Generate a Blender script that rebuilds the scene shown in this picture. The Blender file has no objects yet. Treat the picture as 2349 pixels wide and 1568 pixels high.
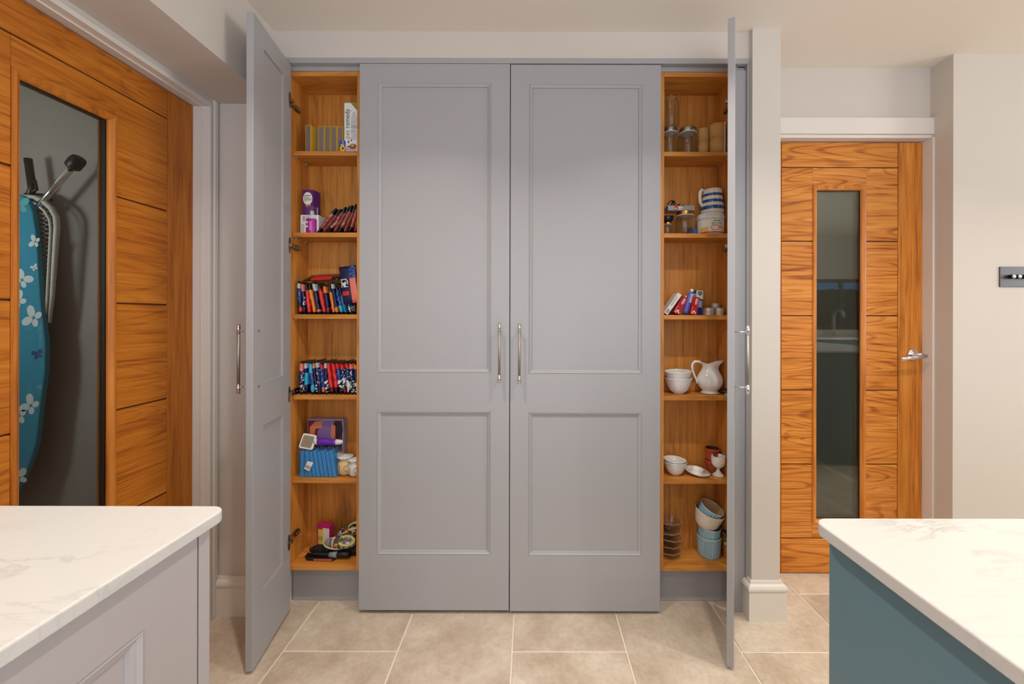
import bpy, bmesh, math, random
from mathutils import Matrix, Vector
random.seed(7)
C = bpy.context.scene.collection
sc = bpy.context.scene
PI = math.pi
# ------------------------------------------------------------------ camera, world, lights, exposure
F, D, HC, ROLL = 955.0, 1.652, 1.182, 0.0021      # focal length in pixels of the 2349 px wide frame, distance to door plane, eye height
cam_d = bpy.data.cameras.new('camera'); cam = bpy.data.objects.new('camera', cam_d); C.objects.link(cam)
cam_d.sensor_width = 36; cam_d.lens = F/2349*36
cam_d.shift_x = -40.5/2349; cam_d.shift_y = -59/2349
cam_d.clip_start = 0.02
cam.matrix_world = Matrix.Translation((0, -D, HC)) @ Matrix.Rotation(PI/2, 4, 'X') @ Matrix.Rotation(ROLL, 4, 'Z')
sc.camera = cam
w = bpy.data.worlds.new('dusk_sky'); sc.world = w; w.use_nodes = True
w.node_tree.nodes['Background'].inputs[0].default_value = (0.16, 0.34, 0.75, 1)
w.node_tree.nodes['Background'].inputs[1].default_value = 1.2
sc.view_settings.view_transform = 'Standard'; sc.view_settings.look = 'None'
sc.view_settings.gamma = 1; sc.view_settings.use_curve_mapping = False
sc.view_settings.exposure = 0.22
CEIL = 2.31
def downlight(x, y, e, size=0.06, spread=122):
    l = bpy.data.lights.new('downlight', 'AREA'); l.shape = 'DISK'; l.size = size; l.energy = e; l.spread = math.radians(spread)
    l.color = (1.0, 0.935, 0.86)
    o = bpy.data.objects.new('downlight', l); C.objects.link(o); o.location = (x, y, CEIL-0.012)
for x, y, e in ((-0.46, -0.8, 5.6), (0.57, -0.8, 5.6), (1.6, -0.8, 5.5), (2.7, -0.8, 5.5), (-0.46, -2.0, 2.5), (0.57, -2.0, 2.0),
                (1.6, -2.0, 3), (2.7, -2.0, 4), (-0.46, -3.1, 9), (0.57, -3.1, 9), (1.6, -3.1, 7), (3.9, -1.4, 9), (4.2, -2.6, 9)):
    downlight(x, y, e)
# rear: broad fill lamp added behind the camera to soften the room light
l = bpy.data.lights.new('rear_fill', 'AREA'); l.shape = 'RECTANGLE'; l.size = 3.0; l.size_y = 1.95; l.energy = 40; l.color = (0.96, 0.98, 1.0)
o = bpy.data.objects.new('rear_fill', l); C.objects.link(o); o.location = (0.6, -3.66, 1.05); o.rotation_euler = (PI/2, 0, 0)
l = bpy.data.lights.new('side_window_daylight', 'AREA'); l.shape = 'RECTANGLE'; l.size = 1.6; l.size_y = 1.2; l.energy = 60; l.color = (0.90, 0.95, 1.0)
o = bpy.data.objects.new('side_window_daylight', l); C.objects.link(o); o.location = (5.15, -1.5, 1.55); o.rotation_euler = (0, PI/2, 0)
# the store cupboard's own lamp and a dim added fill that brings out the utility floor
for nm, p, e, r, c in (('cupboard_lamp', (-2.52, -0.55, 1.55), 18.0, 0.10, (0.97, 0.97, 1.0)), ('utility_fill', (1.5, 1.6, 2.2), 2.2, 0.10, (1.0, 0.95, 0.88))):
    l = bpy.data.lights.new(nm, 'POINT'); l.energy = e; l.shadow_soft_size = r; l.color = c
    o = bpy.data.objects.new(nm, l); C.objects.link(o); o.location = p

# ------------------------------------------------------------------ helpers
def P(px, py, Y):                                  # point of the photograph at world depth Y -> (X, Z)
    d = Y+D; dx = px-1215; dy = py-725
    return ((dx+ROLL*dy)*d/F, HC-(dy-ROLL*dx)*d/F)
def lin(c):
    return tuple(((v/255)/12.92 if v/255 <= 0.04045 else ((v/255+0.055)/1.055)**2.4) for v in c[:3])+(1.0,)
MATS = {}
def mat(name, rgb, rough=0.5, metal=0.0, spec=0.5, bump=0.0, bscale=200, var=0.0, vscale=8, coat=0.0, trans=0.0, sub=0.0):
    if name in MATS: return MATS[name]
    m = bpy.data.materials.new(name); m.use_nodes = True; nt = m.node_tree; b = nt.nodes['Principled BSDF']
    b.inputs['Base Color'].default_value = lin(rgb); b.inputs['Roughness'].default_value = rough
    b.inputs['Metallic'].default_value = metal; b.inputs['Specular IOR Level'].default_value = spec
    b.inputs['Coat Weight'].default_value = coat
    tc = nt.nodes.new('ShaderNodeTexCoord')
    if var > 0:
        n = nt.nodes.new('ShaderNodeTexNoise'); n.inputs['Scale'].default_value = vscale; n.inputs['Detail'].default_value = 4
        mx = nt.nodes.new('ShaderNodeMix'); mx.data_type = 'RGBA'
        c = lin(rgb); mx.inputs[6].default_value = tuple(v*(1-var) for v in c[:3])+(1,); mx.inputs[7].default_value = tuple(min(1, v*(1+var)) for v in c[:3])+(1,)
        nt.links.new(tc.outputs['Object'], n.inputs['Vector']); nt.links.new(n.outputs['Fac'], mx.inputs[0]); nt.links.new(mx.outputs[2], b.inputs['Base Color'])
    if bump > 0:
        n2 = nt.nodes.new('ShaderNodeTexNoise'); n2.inputs['Scale'].default_value = bscale; n2.inputs['Detail'].default_value = 3
        bp = nt.nodes.new('ShaderNodeBump'); bp.inputs['Strength'].default_value = bump; bp.inputs['Distance'].default_value = 0.002
        nt.links.new(tc.outputs['Object'], n2.inputs['Vector']); nt.links.new(n2.outputs['Fac'], bp.inputs['Height']); nt.links.new(bp.outputs['Normal'], b.inputs['Normal'])
    MATS[name] = m; return m
def wood(name, dark, mid, light, axis='z', scale=1.0, rough=0.4, knots=0.0, lines=0.35, streak=1.0, ring=46):
    """oak: soft fine streaks along the grain plus thin darker growth lines that bow into cathedrals"""
    if name in MATS: return MATS[name]
    m = bpy.data.materials.new(name); m.use_nodes = True; nt = m.node_tree; N = nt.nodes; L = nt.links; b = N['Principled BSDF']
    tc = N.new('ShaderNodeTexCoord'); oi = N.new('ShaderNodeObjectInfo')
    mul = N.new('ShaderNodeVectorMath'); mul.operation = 'SCALE'; mul.inputs[0].default_value = (7.3, 5.1, 9.7)
    L.new(oi.outputs['Random'], mul.inputs['Scale'])
    add = N.new('ShaderNodeVectorMath'); add.operation = 'ADD'; L.new(tc.outputs['Object'], add.inputs[0]); L.new(mul.outputs[0], add.inputs[1])
    def mapped(al, ac):
        mp = N.new('ShaderNodeMapping'); mp.inputs['Scale'].default_value = tuple(v*scale for v in {'x': (al, ac, ac), 'y': (ac, al, ac), 'z': (ac, ac, al)}[axis]); L.new(add.outputs[0], mp.inputs['Vector']); return mp
    def noise(src, sc_, det, dist=0.0, ro=0.5):
        n = N.new('ShaderNodeTexNoise'); n.inputs['Scale'].default_value = sc_; n.inputs['Detail'].default_value = det; n.inputs['Distortion'].default_value = dist; n.inputs['Roughness'].default_value = ro; L.new(src.outputs[0], n.inputs['Vector']); return n
    def math(op, x, y=None, z=None):
        q = N.new('ShaderNodeMath'); q.operation = op
        for i, v in enumerate((x, y, z)):
            if v is None: continue
            if isinstance(v, (int, float)): q.inputs[i].default_value = v
            else: L.new(v, q.inputs[i])
        return q.outputs[0]
    broad = noise(mapped(0.9, 8.0), 0.8, 2, 0.5)
    fine = noise(mapped(5.0, 150.0), 1.0, 4, 0.0, 0.6)
    grain = noise(mapped(3.0, 40.0), 1.0, 3, 0.2)
    rings = math('SINE', math('MULTIPLY', broad.outputs['Fac'], ring*2.2))
    line = math('SMOOTH_MAX', math('SUBTRACT', rings, 0.35), 0.0, 0.15)
    fac = math('MULTIPLY_ADD', math('SUBTRACT', fine.outputs['Fac'], 0.5), 0.9*streak, 0.5)
    fac = math('MULTIPLY_ADD', math('SUBTRACT', grain.outputs['Fac'], 0.5), 0.9*streak, fac)
    fac = math('MULTIPLY_ADD', line, -lines, math('ADD', fac, lines*0.22))
    cr = N.new('ShaderNodeValToRGB'); e = cr.color_ramp.elements
    e[0].position = 0.12; e[0].color = lin(dark); e[1].position = 0.85; e[1].color = lin(light); k = e.new(0.5); k.color = lin(mid); L.new(fac, cr.inputs[0])
    out = cr.outputs[0]
    if knots > 0:
        n3 = noise(mapped(2.2, 11.0), 0.6, 5, 1.6)
        r3 = N.new('ShaderNodeValToRGB'); r3.color_ramp.elements[0].position = 0.58; r3.color_ramp.elements[1].position = 0.80; L.new(n3.outputs['Fac'], r3.inputs[0])
        mx = N.new('ShaderNodeMix'); mx.data_type = 'RGBA'; L.new(math('MULTIPLY', r3.outputs[0], knots), mx.inputs[0]); L.new(out, mx.inputs[6]); mx.inputs[7].default_value = tuple(v*0.5 for v in lin(dark)[:3])+(1,)
        out = mx.outputs[2]
    L.new(out, b.inputs['Base Color']); b.inputs['Roughness'].default_value = rough
    bp = N.new('ShaderNodeBump'); bp.inputs['Strength'].default_value = 0.15; bp.inputs['Distance'].default_value = 0.0006; L.new(fac, bp.inputs['Height']); L.new(bp.outputs[0], b.inputs['Normal'])
    MATS[name] = m; return m
def glass(name, tint=(255, 255, 255), ior=1.5, haze=0.0, rough=0.0):
    if name in MATS: return MATS[name]
    m = bpy.data.materials.new(name); m.use_nodes = True; nt = m.node_tree; N = nt.nodes; L = nt.links
    N.remove(N['Principled BSDF']); out = N['Material Output']
    tr = N.new('ShaderNodeBsdfTransparent'); tr.inputs[0].default_value = lin(tint)
    gl = N.new('ShaderNodeBsdfGlossy'); gl.inputs['Roughness'].default_value = rough
    fr = N.new('ShaderNodeFresnel'); ge = N.new('ShaderNodeNewGeometry'); mr = N.new('ShaderNodeMapRange')   # thin pane: same reflectance from both faces
    mr.inputs['To Min'].default_value = ior; mr.inputs['To Max'].default_value = 1/ior; L.new(ge.outputs['Backfacing'], mr.inputs['Value']); L.new(mr.outputs[0], fr.inputs[0])
    mx = N.new('ShaderNodeMixShader'); L.new(fr.outputs[0], mx.inputs[0]); L.new(tr.outputs[0], mx.inputs[1]); L.new(gl.outputs[0], mx.inputs[2])
    last = mx
    if haze > 0:
        df = N.new('ShaderNodeBsdfDiffuse'); df.inputs[0].default_value = lin((235, 235, 235)); m2 = N.new('ShaderNodeMixShader'); m2.inputs[0].default_value = haze
        L.new(mx.outputs[0], m2.inputs[1]); L.new(df.outputs[0], m2.inputs[2]); last = m2
    L.new(last.outputs[0], out.inputs[0]); MATS[name] = m; return m

class B:                                            # collects faces, becomes ONE mesh object
    def __init__(s): s.v = []; s.f = []; s.m = []; s.sm = []; s.T = None
    def add(s, vs, fs, m=0, smooth=False):
        n = len(s.v)
        s.v += [tuple(s.T @ Vector(p)) if s.T else tuple(p) for p in vs]
        for f in fs: s.f.append(tuple(n+i for i in f)); s.m.append(m); s.sm.append(smooth)
        return s
    def box(s, x0, x1, y0, y1, z0, z1, m=0):
        return s.add([(x0,y0,z0),(x1,y0,z0),(x1,y1,z0),(x0,y1,z0),(x0,y0,z1),(x1,y0,z1),(x1,y1,z1),(x0,y1,z1)],
                     [(0,3,2,1),(4,5,6,7),(0,1,5,4),(1,2,6,5),(2,3,7,6),(3,0,4,7)], m)
    def lathe(s, prof, cx=0, cy=0, seg=28, m=0, close=True, rfun=None, smooth=True, mf=None):
        vs = []; n = len(prof)
        for k, (r, z) in enumerate(prof):
            for j in range(seg):
                a = 2*PI*j/seg; rr = r*(rfun(a, z, k) if rfun else 1)
                vs.append((cx+rr*math.cos(a), cy+rr*math.sin(a), z))
        for i in range(n-1):
            fs = [(i*seg+j, i*seg+(j+1) % seg, (i+1)*seg+(j+1) % seg, (i+1)*seg+j) for j in range(seg)]
            if i == 0: base = len(s.v); s.add(vs, [], m)
            for f in fs: s.f.append(tuple(base+q for q in f)); s.m.append(mf(i) if mf else m); s.sm.append(smooth)
        if close:
            if prof[0][0] > 1e-6: s.f.append(tuple(base+j for j in reversed(range(seg)))); s.m.append(mf(0) if mf else m); s.sm.append(False)
            if prof[-1][0] > 1e-6: s.f.append(tuple(base+(n-1)*seg+j for j in range(seg))); s.m.append(mf(n-2) if mf else m); s.sm.append(False)
        return s
    def tube(s, pts, r, seg=10, m=0, caps=True):
        pts = [Vector(p) for p in pts]; n = len(pts); vs = []; rs = r if isinstance(r, (list, tuple)) else [r]*n
        t0 = (pts[1]-pts[0]).normalized(); up = Vector((0, 0, 1)) if abs(t0.z) < 0.9 else Vector((1, 0, 0)); u = t0.cross(up).normalized()
        for i in range(n):
            t = (pts[min(i+1, n-1)]-pts[max(i-1, 0)]).normalized(); u = (u-t*u.dot(t)).normalized(); v = t.cross(u)
            for j in range(seg):
                a = 2*PI*j/seg; vs.append(pts[i]+(u*math.cos(a)+v*math.sin(a))*rs[i])
        fs = [(i*seg+j, i*seg+(j+1) % seg, (i+1)*seg+(j+1) % seg, (i+1)*seg+j) for i in range(n-1) for j in range(seg)]
        s.add(vs, fs, m, True)
        if caps:
            k = len(s.v)-n*seg
            s.f.append(tuple(k+j for j in reversed(range(seg)))); s.m.append(m); s.sm.append(False)
            s.f.append(tuple(k+(n-1)*seg+j for j in range(seg))); s.m.append(m); s.sm.append(False)
        return s
    def prism(s, poly, y0, y1, m=0, plane='xz', smooth=False):      # polygon extruded along the remaining axis
        n = len(poly)
        pt = {'xz': lambda a, b, c: (a, c, b), 'xy': lambda a, b, c: (a, b, c), 'yz': lambda a, b, c: (c, a, b)}[plane]
        vs = [pt(a, b, y0) for a, b in poly]+[pt(a, b, y1) for a, b in poly]
        s.add(vs, [tuple(range(n)), tuple(reversed(range(n, 2*n)))], m)
        k = len(s.v)-2*n
        for i in range(n):
            j = (i+1) % n; s.f.append((k+i, k+n+i, k+n+j, k+j)); s.m.append(m); s.sm.append(smooth)
        return s
    def poly(s, pts, m=0): return s.add(pts, [tuple(range(len(pts)))], m)
    def disc(s, cx, cz, y, rx, rz, m=0, seg=16): return s.poly([(cx+rx*math.cos(-2*PI*j/seg), y, cz+rz*math.sin(-2*PI*j/seg)) for j in range(seg)], m)
    def ball(s, c, r, m=0, seg=18, rings=10, fun=None):
        prof = []; vs = []
        for i in range(rings+1):
            a = -PI/2+PI*i/rings
            for j in range(seg):
                b = 2*PI*j/seg; d = Vector((math.cos(a)*math.cos(b)*r[0], math.cos(a)*math.sin(b)*r[1], math.sin(a)*r[2]))
                if fun: d = fun(d)
                vs.append((c[0]+d.x, c[1]+d.y, c[2]+d.z))
        return s.add(vs, [(i*seg+j, i*seg+(j+1) % seg, (i+1)*seg+(j+1) % seg, (i+1)*seg+j) for i in range(rings) for j in range(seg)], m, True)
    def ring(s, x0, x1, z0, z1, prof, m=0):        # mitred moulding: prof = [(inset, y)]
        vs = []
        for d, y in prof: vs += [(x0+d, y, z0+d), (x1-d, y, z0+d), (x1-d, y, z1-d), (x0+d, y, z1-d)]
        return s.add(vs, [(i*4+j, i*4+(j+1) % 4, (i+1)*4+(j+1) % 4, (i+1)*4+j) for i in range(len(prof)-1) for j in range(4)], m)
    def mesh(s, name, mats):
        me = bpy.data.meshes.new(name); me.from_pydata(s.v, [], s.f)
        for mm in mats: me.materials.append(mm)
        me.polygons.foreach_set('material_index', s.m); me.polygons.foreach_set('use_smooth', s.sm)
        bm = bmesh.new(); bm.from_mesh(me); bmesh.ops.remove_doubles(bm, verts=bm.verts, dist=1e-6); bmesh.ops.recalc_face_normals(bm, faces=bm.faces); bm.to_mesh(me); bm.free()
        me.update(); return me
def mk(name, b, mats, parent=None, loc=(0, 0, 0), rot=(0, 0, 0), bevel=0.0, bseg=2, sub=0, label=None, recalc=True):
    mats = mats if isinstance(mats, (list, tuple)) else [mats]
    o = bpy.data.objects.new(name, b.mesh(name, mats)); C.objects.link(o)
    if parent: o.parent = parent
    o.location = loc; o.rotation_euler = rot
    if bevel:
        md = o.modifiers.new('bevel', 'BEVEL'); md.width = bevel; md.segments = bseg; md.limit_method = 'ANGLE'; md.angle_limit = math.radians(40)
    if sub:
        md = o.modifiers.new('subd', 'SUBSURF'); md.levels = sub; md.render_levels = sub
    if label: o['label'] = label
    return o
def tag(o, label, cat, group=None):
    o['label'] = label; o['category'] = cat
    if group: o['group'] = group
    return o
def thing(name, label, cat, loc=(0, 0, 0), rot=(0, 0, 0), group=None):
    o = bpy.data.objects.new(name, None); C.objects.link(o); o.location = loc; o.rotation_euler = rot; o.empty_display_size = 0.05
    return tag(o, label, cat, group)
def struct(o): o['kind'] = 'structure'; return o
def text(name, s, size, m, parent, loc, up=False, rot=None, align='LEFT', sx=1.0):
    cu = bpy.data.curves.new(name, 'FONT'); cu.body = s; cu.size = size; cu.align_x = align
    t = bpy.data.objects.new(name, cu); C.objects.link(t); bpy.context.view_layer.update()
    me = bpy.data.meshes.new_from_object(t.evaluated_get(bpy.context.evaluated_depsgraph_get())); bpy.data.objects.remove(t)
    M = Matrix.Rotation(PI/2, 4, 'X') @ Matrix.Diagonal((sx, 1, 1, 1))
    if up: M = Matrix.Rotation(-PI/2, 4, 'Y') @ M
    if rot: M = rot @ M
    me.transform(M); me.materials.clear(); me.materials.append(m)
    o = bpy.data.objects.new(name, me); C.objects.link(o); o.parent = parent; o.location = loc; return o

# ------------------------------------------------------------------ materials
wall_m = mat('wall_paint', (208, 199, 188), 0.9, spec=0.2, bump=0.03, bscale=60)
ceil_m = mat('ceiling_paint', (230, 221, 208), 0.95, spec=0.1)
trimw = mat('trim_white', (226, 218, 208), 0.45, spec=0.4)
greyp = mat('grey_cabinet_paint', (166, 164, 164), 0.38, spec=0.4, bump=0.01, bscale=300)
islg = mat('island_grey_paint', (176, 168, 166), 0.4, spec=0.4)
teal = mat('island_teal_paint', (98, 128, 138), 0.4, spec=0.4)
plaster = mat('bare_plaster', (158, 150, 146), 0.9, spec=0.2, var=0.22, vscale=2.5)
chrome = mat('chrome', (225, 225, 228), 0.12, 1.0)
knurl = mat('knurled_metal', (176, 170, 160), 0.38, 1.0, bump=0.5, bscale=900)
nickel = mat('nickel', (150, 140, 128), 0.28, 1.0)
blackp = mat('black_plastic', (14, 14, 15), 0.45)
blackc = mat('black_cloth', (16, 16, 18), 0.85)
white = mat('white_plastic', (232, 230, 226), 0.4)
whitec = mat('white_card', (228, 224, 216), 0.7)
china = mat('white_china', (236, 233, 226), 0.12, coat=0.3)
text_black = mat('print_black', (25, 25, 25), 0.6)
OAKC = ((140, 70, 12), (206, 124, 38), (226, 152, 66))
oak_v = wood('oak_upright', *OAKC, axis='z', rough=0.38, lines=0.08)
oak_h = wood('oak_lengthwise', *OAKC, axis='x', rough=0.38, lines=0.42, ring=60)
CABC = ((136, 76, 20), (204, 132, 52), (222, 154, 74))
cab_v = wood('cabinet_oak_upright', *CABC, axis='z', rough=0.5, knots=0.75, lines=0.12, streak=0.8)
cab_h = wood('cabinet_oak_lengthwise', *CABC, axis='x', rough=0.5, knots=0.5, lines=0.12, streak=0.8)
pane_m = glass('door_glass', (240, 244, 242), 1.56)
jar_m = glass('jar_glass', (249, 250, 249), 1.38)
clear_m = glass('clear_plastic', (250, 251, 252), 1.35, haze=0.035, rough=0.12)

def marble():
    m = bpy.data.materials.new('veined_quartz'); m.use_nodes = True; nt = m.node_tree; N = nt.nodes; L = nt.links; b = N['Principled BSDF']
    tc = N.new('ShaderNodeTexCoord'); mp = N.new('ShaderNodeMapping'); mp.inputs['Rotation'].default_value = (0, 0, math.radians(32)); mp.inputs['Scale'].default_value = (2.6, 8, 4)
    L.new(tc.outputs['Object'], mp.inputs[0])
    n = N.new('ShaderNodeTexNoise'); n.inputs['Scale'].default_value = 1.6; n.inputs['Detail'].default_value = 7; n.inputs['Roughness'].default_value = 0.62; n.inputs['Distortion'].default_value = 1.2; L.new(mp.outputs[0], n.inputs[0])
    a = N.new('ShaderNodeMath'); a.operation = 'SUBTRACT'; a.inputs[1].default_value = 0.5; L.new(n.outputs['Fac'], a.inputs[0])
    ab = N.new('ShaderNodeMath'); ab.operation = 'ABSOLUTE'; L.new(a.outputs[0], ab.inputs[0])
    cr = N.new('ShaderNodeValToRGB'); cr.color_ramp.elements[0].position = 0.0; cr.color_ramp.elements[0].color = (1, 1, 1, 1); cr.color_ramp.elements[1].position = 0.03; cr.color_ramp.elements[1].color = (0, 0, 0, 1); L.new(ab.outputs[0], cr.inputs[0])
    n2 = N.new('ShaderNodeTexNoise'); n2.inputs['Scale'].default_value = 2.4; n2.inputs['Detail'].default_value = 2; L.new(tc.outputs['Object'], n2.inputs[0])
    c2 = N.new('ShaderNodeValToRGB'); c2.color_ramp.elements[0].position = 0.5; c2.color_ramp.elements[1].position = 0.68; L.new(n2.outputs['Fac'], c2.inputs[0])
    mu = N.new('ShaderNodeMath'); mu.operation = 'MULTIPLY'; L.new(cr.outputs[0], mu.inputs[0]); L.new(c2.outputs[0], mu.inputs[1])
    mu2 = N.new('ShaderNodeMath'); mu2.operation = 'MULTIPLY'; mu2.inputs[1].default_value = 0.5; L.new(mu.outputs[0], mu2.inputs[0])
    mx = N.new('ShaderNodeMix'); mx.data_type = 'RGBA'; mx.inputs[6].default_value = lin((204, 200, 194)); mx.inputs[7].default_value = lin((112, 112, 110)); L.new(mu2.outputs[0], mx.inputs[0])
    L.new(mx.outputs[2], b.inputs['Base Color']); b.inputs['Roughness'].default_value = 0.28; return m
quartz = marble()
def stone():
    m = bpy.data.materials.new('limestone_tile'); m.use_nodes = True; nt = m.node_tree; N = nt.nodes; L = nt.links; b = N['Principled BSDF']
    tc = N.new('ShaderNodeTexCoord'); oi = N.new('ShaderNodeObjectInfo'); sc_ = N.new('ShaderNodeVectorMath'); sc_.operation = 'SCALE'; sc_.inputs[0].default_value = (13, 17, 5); L.new(oi.outputs['Random'], sc_.inputs['Scale'])
    ad = N.new('ShaderNodeVectorMath'); L.new(tc.outputs['Object'], ad.inputs[0]); L.new(sc_.outputs[0], ad.inputs[1])
    n = N.new('ShaderNodeTexNoise'); n.inputs['Scale'].default_value = 5; n.inputs['Detail'].default_value = 8; n.inputs['Roughness'].default_value = 0.65; L.new(ad.outputs[0], n.inputs[0])
    cr = N.new('ShaderNodeValToRGB'); e = cr.color_ramp.elements; e[0].position = 0.33; e[0].color = lin((186, 166, 144)); e[1].position = 0.66; e[1].color = lin((218, 203, 184)); L.new(n.outputs['Fac'], cr.inputs[0])
    n2 = N.new('ShaderNodeTexNoise'); n2.inputs['Scale'].default_value = 60; n2.inputs['Detail'].default_value = 5; L.new(ad.outputs[0], n2.inputs[0])
    c2 = N.new('ShaderNodeValToRGB'); c2.color_ramp.elements[0].position = 0.3; c2.color_ramp.elements[0].color = (0.86, 0.83, 0.79, 1); c2.color_ramp.elements[1].position = 0.6; c2.color_ramp.elements[1].color = (1, 1, 1, 1); L.new(n2.outputs['Fac'], c2.inputs[0])
    mx = N.new('ShaderNodeMix'); mx.data_type = 'RGBA'; mx.blend_type = 'MULTIPLY'; mx.inputs[0].default_value = 0.8; L.new(cr.outputs[0], mx.inputs[6]); L.new(c2.outputs[0], mx.inputs[7])
    L.new(mx.outputs[2], b.inputs['Base Color']); b.inputs['Roughness'].default_value = 0.55
    bp = N.new('ShaderNodeBump'); bp.inputs['Strength'].default_value = 0.25; bp.inputs['Distance'].default_value = 0.002; L.new(n2.outputs['Fac'], bp.inputs['Height']); L.new(bp.outputs[0], b.inputs['Normal']); return m
tile_m = stone()
oak_left = wood('oak_amber', (132, 62, 6), (190, 108, 18), (208, 132, 40), axis='x', rough=0.5, lines=0.2, ring=60)
oak_left_v = wood('oak_amber_upright', (132, 62, 6), (190, 108, 18), (208, 132, 40), axis='z', rough=0.5, lines=0.06)
grout = mat('grout', (232, 222, 206), 0.9)

# ------------------------------------------------------------------ setting
XL, XR, YB = -1.235, 5.2, -3.7
fl = struct(mk('floor', B().box(-2.7, XR, YB, 2.6, -0.06, -0.003), grout))
def tile_mesh(wx, wy):
    b = B(); g = 0.0029; c = 0.0016
    x0, x1, y0, y1 = g, wx-g, g, wy-g
    vs = []
    for d, z in ((0, -0.004), (0, -0.0015), (c, 0.0)): vs += [(x0+d, y0+d, z), (x1-d, y0+d, z), (x1-d, y1-d, z), (x0+d, y1-d, z)]
    b.add(vs, [(i*4+j, i*4+(j+1) % 4, (i+1)*4+(j+1) % 4, (i+1)*4+j) for i in range(2) for j in range(4)]+[(8, 9, 10, 11)])
    return b
TW, TL, TX0 = 0.4045, 0.61, -0.868
tme = tile_mesh(TW, TL).mesh('tile', [tile_m]); rest = B()
for c in range(-5, 15):
    x = TX0+c*TW; off = -0.182 if c % 2 == 0 else 0.126
    for r in range(-6, 5):
        y = off+r*TL
        if x < -2.6 or x+TW > XR or y < YB or y+TL > 2.6: continue
        if -1.7 < x < 2.3 and -1.45 < y+0.1 and y < 0.4:
            t = bpy.data.objects.new('tile', tme); C.objects.link(t); t.parent = fl; t.location = (x, y, random.uniform(-0.0004, 0.0))
        else:
            for k, vv in enumerate([0]): rest.T = Matrix.Translation((x, y, 0)); rest.add(tile_mesh(TW, TL).v, tile_mesh(TW, TL).f)
rest.T = None
ro = mk('tile_field', rest, tile_m, fl); ro['kind'] = 'stuff'
struct(mk('ceiling', B().box(-2.7, XR, YB, 2.6, CEIL, CEIL+0.1), ceil_m))
# left of the cabinets: frontal wall piece and the wall above the whole cabinet run
b = B().box(XL, -0.987, 0.0, 0.3, 0, CEIL).box(-0.987, 0.8705, 0.0, 0.3, 2.206, CEIL).box(-0.987, 0.8705, 0.19, 0.3, 0, 2.206)
struct(mk('wall_back', b, wall_m))
# column between the cabinets and the oak door alcove
struct(mk('wall_column', B().box(0.8705, 0.981, -0.022, 0.36, 0, CEIL), wall_m))
# wall in which the right-hand door hangs
YA = 0.235
struct(mk('wall_alcove', B().box(0.981, 1.02, YA, 0.36, 0, CEIL).box(1.02, 1.815, YA, 0.36, 2.035, CEIL), wall_m))
struct(mk('wall_right', B().box(1.815, XR, 0.133, 0.36, 0, CEIL), wall_m))
# left wall with the door opening, beam above it
DY0, DY1 = -0.882, -0.05
ZB = 2.022
b = B().box(XL-0.1, XL, DY1+0.008, 0.0, 0, ZB).box(XL-0.1, XL, YB, DY0, 0, ZB).box(XL-0.1, XL, DY0, DY1+0.008, 2.002, ZB)
struct(mk('wall_left', b, wall_m))
struct(mk('trim_1', B().box(XL-0.1, -1.015, YB, 0.0, ZB, CEIL), wall_m))        # boxed-in beam
# closing walls behind the camera (seen in the reflections)
WX0, WX1, WZ0, WZ1 = 3.95, 4.95, 1.0, 1.72
b = B().box(XL-0.1, -0.9, YB-0.1, YB, 0, CEIL).box(-0.9, 2.1, YB-0.1, YB, 2.1, CEIL).box(2.1, WX0, YB-0.1, YB, 0, CEIL).box(WX1, XR, YB-0.1, YB, 0, CEIL).box(WX0, WX1, YB-0.1, YB, 0, WZ0).box(WX0, WX1, YB-0.1, YB, WZ1, CEIL)
struct(mk('wall_rear', b, wall_m))
struct(mk('wall_far_right', B().box(XR, XR+0.1, YB, 0.36, 0, CEIL), wall_m))
# cupboard behind the left door, utility room behind the right door
b = B().box(-2.7, XL-0.1, 0.28, 0.36, 0, CEIL).box(-2.8, -2.7, -1.4, 0.36, 0, CEIL).box(-2.7, XL-0.1, -1.4, -1.3, 0, CEIL)
struct(mk('wall_cupboard', b, plaster))
b = B().box(2.08, 2.18, 0.36, 2.6, 0, CEIL).box(0.7, 2.18, 2.5, 2.6, 0, CEIL).box(0.6, 0.7, 0.36, 2.6, 0, CEIL)
struct(mk('wall_utility', b, wall_m))
def skirting(h=0.152, t=0.018):                    # profile (depth from wall, z)
    return [(0, 0), (t, 0), (t, 0.108), (t-0.003, 0.112), (t+0.003, 0.118), (t+0.004, 0.127), (t, 0.136), (0.009, 0.142), (0.007, h), (0, h)]
def skirt_x(x0, x1, yw):                           # runs along x, faces -y
    return B().prism([(yw-d, z) for d, z in skirting()], x0, x1, plane='yz')
struct(mk('baseboard_left', skirt_x(XL, -0.993, 0.0), trimw))
struct(mk('baseboard_right', skirt_x(1.815, XR, 0.133), trimw))
# skirting wrapped round the column (front and both sides, mitred)
b = B(); vs = []; pr = skirting()
cx0, cx1, cy = 0.8705, 0.981, -0.022
for d, z in pr: vs += [(cx0-d, 0.018, z), (cx0-d, cy-d, z), (cx1+d, cy-d, z), (cx1+d, YA, z)]
n = len(pr); b.add(vs, [(i*4+j, i*4+j+1, (i+1)*4+j+1, (i+1)*4+j) for i in range(n-1) for j in range(3)])
struct(mk('baseboard_column', b, trimw))
b = B().prism([(2.08-d, z) for d, z in skirting()], 0.36, 2.5, plane='xz')
struct(mk('baseboard_utility', b, trimw))
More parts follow.
